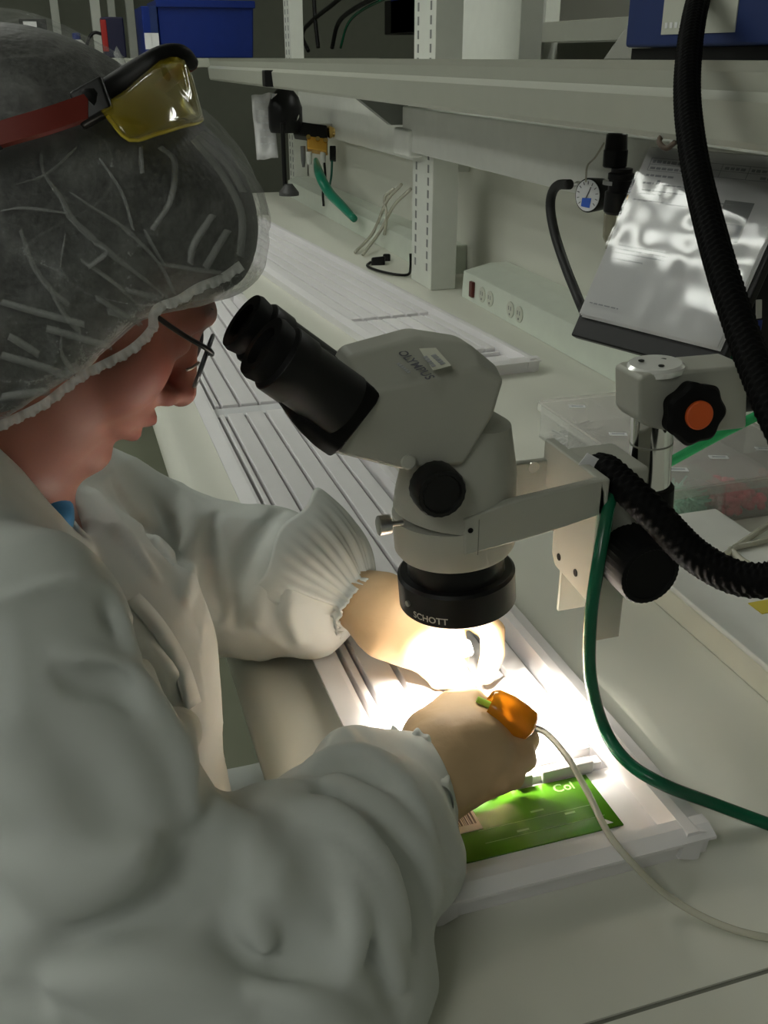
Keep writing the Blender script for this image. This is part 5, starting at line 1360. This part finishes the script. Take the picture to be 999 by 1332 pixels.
# front placket of the gown
pp_ = spline([(112, 714, 0), (165, 756, 0), (208, 800, 0), (240, 850, 0), (260, 905, 0), (272, 960, 0), (277, 1010, 0)], 44)
V = []; F = []; pts = []
for i, q in enumerate(pp_):
    p = gw.hit(q[0], q[1]); p2 = gw.hit(q[0]-17, q[1]+11)
    if p is None or p2 is None or np.linalg.norm(p-p2) > 0.05: continue
    r_ = ray(q[0], q[1]); r_ /= np.linalg.norm(r_); pts.append((p-r_*0.0075, p2-r_*0.0060))
for a_, b_ in pts: V += [a_, (a_+b_)/2-FW*0.0015, b_]
for i in range(len(pts)-1): F += [[3*i, 3*i+1, 3*i+4, 3*i+3], [3*i+1, 3*i+2, 3*i+5, 3*i+4]]
pk = mk('placket', V, F, M_GOWN, pe, angle=0); so = pk.modifiers.new('thickness', 'SOLIDIFY'); so.thickness = 0.002
# zip and undershirt
G().tube([PD(100, 700, 0.612), PD(108, 708, 0.612), PD(113, 713, 0.612)], [0.0016, 0.0022, 0.0012], 8).build('zip_pull', M_STEEL, pe, angle=0)
sh_ = SDF(); sh_.ell(PD(34, 672, 0.632), (0.030, 0.050, 0.024), None, 0.01); sh_.ell(PD(48, 652, 0.632), (0.010, 0.022, 0.012), None, 0.015)
mk_sdf('undershirt', sh_.mesh((-0.14, 0.48, 0.86), (0.08, 0.76, 1.03), 0.004), M_SHIRT, pe, 1)

# ------------------------------------------------------------------ gloves
def glove(prims, lo_pad, name):
    s_ = SDF()
    for kind, a_, r_, k_ in prims:
        if kind == 'c': s_.cone(a_, r_, k_)
        else: s_.ell(a_, r_, None, k_)
    pts = np.vstack([np.atleast_2d(A(p[1])) for p in prims])
    def dsp(P): return 0.0014*(vnoise(P, 70.0, 2.0)-0.5) + 0.0010*(np.abs(vnoise(P*A([1, 2.2, 1]), 95.0, 5.0)-0.5))
    return mk_sdf(name, s_.mesh(pts.min(0)-lo_pad, pts.max(0)+lo_pad, 0.0017, dsp), M_GLOVE, pe, 1)
D3 = PD
# near (right) hand: closed, back of the hand towards the camera
pr = [('c', [D3(535, 1045, 0.640), D3(575, 1002, 0.662), D3(610, 972, 0.672)], [0.026, 0.027, 0.028], 0.012),
      ('c', [D3(575, 985, 0.668), D3(635, 962, 0.686)], [0.030, 0.019], 0.014),
      ('c', [D3(575, 1010, 0.660), D3(632, 1002, 0.672)], [0.027, 0.018], 0.014),
      ('c', [D3(563, 955, 0.682), D3(590, 925, 0.690), D3(612, 914, 0.692), D3(630, 922, 0.694)], [0.020, 0.0145, 0.0115, 0.009], 0.010)]
mcp = [(D3(648, 946, 0.690), 0.0110), (D3(661, 966, 0.680), 0.0115), (D3(660, 990, 0.671), 0.0112), (D3(648, 1014, 0.662), 0.0102)]
for i, (m_, r_) in enumerate(mcp):
    fwd = A([0.75, 0.35, -0.30])
    pip = m_ + fwd/np.linalg.norm(fwd)*(0.020-0.002*i); dip = pip + A([-0.006, 0.006, -0.016]); tip = dip + A([-0.018, -0.004, -0.003])
    lift = max(0, 0.789 + r_ - tip[2]); tip = tip + A([0, 0, lift]); dip[2] = max(dip[2], 0.789+r_)
    if i == 0: pip = D3(672, 950, 0.698); dip = D3(668, 938, 0.706); tip = D3(650, 932, 0.708)
    pr.append(('c', [D3(620, 968+i*10, 0.674), m_, pip, dip, tip], [r_, r_, r_*0.97, r_*0.88, r_*0.78], 0.0035))
glove(pr, 0.05, 'glove')
# far (left) hand under the ring light: fingers reaching down to the tray
pr = [('c', [D3(440, 772, 0.830), D3(478, 785, 0.815), D3(512, 802, 0.808)], [0.025, 0.026, 0.027], 0.012),
      ('c', [D3(500, 790, 0.812), D3(560, 806, 0.805)], [0.027, 0.020], 0.014),
      ('c', [D3(500, 815, 0.803), D3(552, 838, 0.798)], [0.024, 0.017], 0.014),
      ('c', [D3(505, 830, 0.797), D3(540, 850, 0.792), D3(574, 872, 0.790), D3(606, 888, 0.795)], [0.017, 0.0135, 0.0105, 0.0085], 0.010)]
pr.append(('c', [D3(555, 800, 0.806), D3(610, 795, 0.795), D3(640, 820, 0.787), D3(641, 850, 0.790), D3(632, 878, 0.796)], [0.0125, 0.0115, 0.0105, 0.0098, 0.008], 0.006))
pr.append(('c', [D3(555, 815, 0.803), D3(588, 828, 0.795), D3(594, 855, 0.793), D3(588, 882, 0.799)], [0.012, 0.011, 0.0102, 0.008], 0.006))
pr.append(('c', [D3(552, 828, 0.800), D3(574, 842, 0.795), D3(578, 864, 0.795), D3(570, 884, 0.801)], [0.0115, 0.0108, 0.010, 0.008], 0.006))
pr.append(('c', [D3(542, 836, 0.798), D3(558, 852, 0.795), D3(556, 870, 0.799)], [0.0105, 0.010, 0.008], 0.006))
glove(pr, 0.05, 'glove')

# ------------------------------------------------------------------ amber pick-up tool and its clear tube
pt = thing('pickup_tool', 'amber silicone pick-up tool pinched in the near glove', 'tool', tuple(D3(660, 930, 0.672)))
a0_, a1_ = D3(634, 916, 0.676), D3(690, 944, 0.676); ad = a1_-a0_; al_ = np.linalg.norm(ad)
G().lathe(a0_, ad, [(0.002, 0.0085), (0, 0.0105), (0.004, 0.0128), (al_*0.45, 0.0134), (al_*0.75, 0.0120), (al_, 0.0100), (al_+0.002, 0.0075), (al_+0.003, 0.003)], 36, lobes=5, lobe_amp=0.03).build('bulb', M_AMBER, pt)
G().lathe(a0_-ad/al_*0.008, ad, [(0, 0.0022), (0.010, 0.0026)], 12).build('nozzle', mat('lime nozzle', (0.35, 0.60, 0.08), 0.3), pt)
tp = [a1_, D3(712, 955, 0.678), D3(738, 985, 0.680), PZ(764, 1030, ZB+0.043), PZ(792, 1085, ZB+0.038)]
tp += [PZ(825, 1125, ZB+0.030), PZ(868, 1165, ZB+0.009), PZ(930, 1200, ZB+0.003), PZ(1000, 1220, ZB+0.003), PZ(1130, 1235, ZB+0.003)]
tag(G().tube(spline(tp, 120), 0.0023, 12).build('vacuum_tube', M_TUBE_C, angle=0), 'long clear tube trailing from the amber tool across the bench', 'tube')
# small part pinched in the far glove
wp = D3(606, 872, 0.795)
tag(G().lathe(D3(598, 846, 0.776), UP*0.3+RT, [(0, 0.006), (0.002, 0.0068), (0.008, 0.0068), (0.010, 0.005)], 24).build('small_ring_part', M_WHITE), 'tiny white round part held in the far glove', 'part')

# ------------------------------------------------------------------ stool and shoes
stl = thing('stool', 'grey work stool beneath the seated person', 'stool', (-0.13, 0.62, 0))
G().lathe((-0.13, 0.62, 0.375), (0, 0, 1), [(0, 0.15), (0.012, 0.185), (0.04, 0.19), (0.055, 0.17), (0.058, 0.01)], 40).build('seat', mat('stool vinyl', (0.05, 0.05, 0.06), 0.5), stl)
G().lathe((-0.13, 0.62, 0.06), (0, 0, 1), [(0, 0.025), (0.316, 0.025)], 20).build('column', M_CHROME, stl)
for k_ in range(5):
    an = 2*math.pi*k_/5+0.3; d = A([math.cos(an), math.sin(an), 0])
    lg_ = G().tube([A([-0.13, 0.62, 0.085])+d*0.02, A([-0.13, 0.62, 0.065])+d*0.28], [0.02, 0.014], 10).build('leg', M_BLACK, stl, angle=0)
    G().lathe(A([-0.13, 0.62, 0.025])+d*0.28+np.cross(d, [0, 0, 1])*-0.01, np.cross(d, [0, 0, 1.0]), [(0, 0.024), (0.02, 0.024)], 16).build('caster', M_BLACK, lg_)
for y in (0.50, 0.745):
    s_ = SDF(); s_.ell((0.40, y, 0.045), (0.115, 0.045, 0.04), None, 0.02); s_.ell((0.36, y, 0.075), (0.055, 0.042, 0.05), None, 0.03); s_.half((0, 0, 0.003), (0, 0, -1), 0.004)
    mk_sdf('shoe', s_.mesh((0.22, y-0.09, -0.02), (0.56, y+0.09, 0.16), 0.006), M_WHITE, pe, 1)
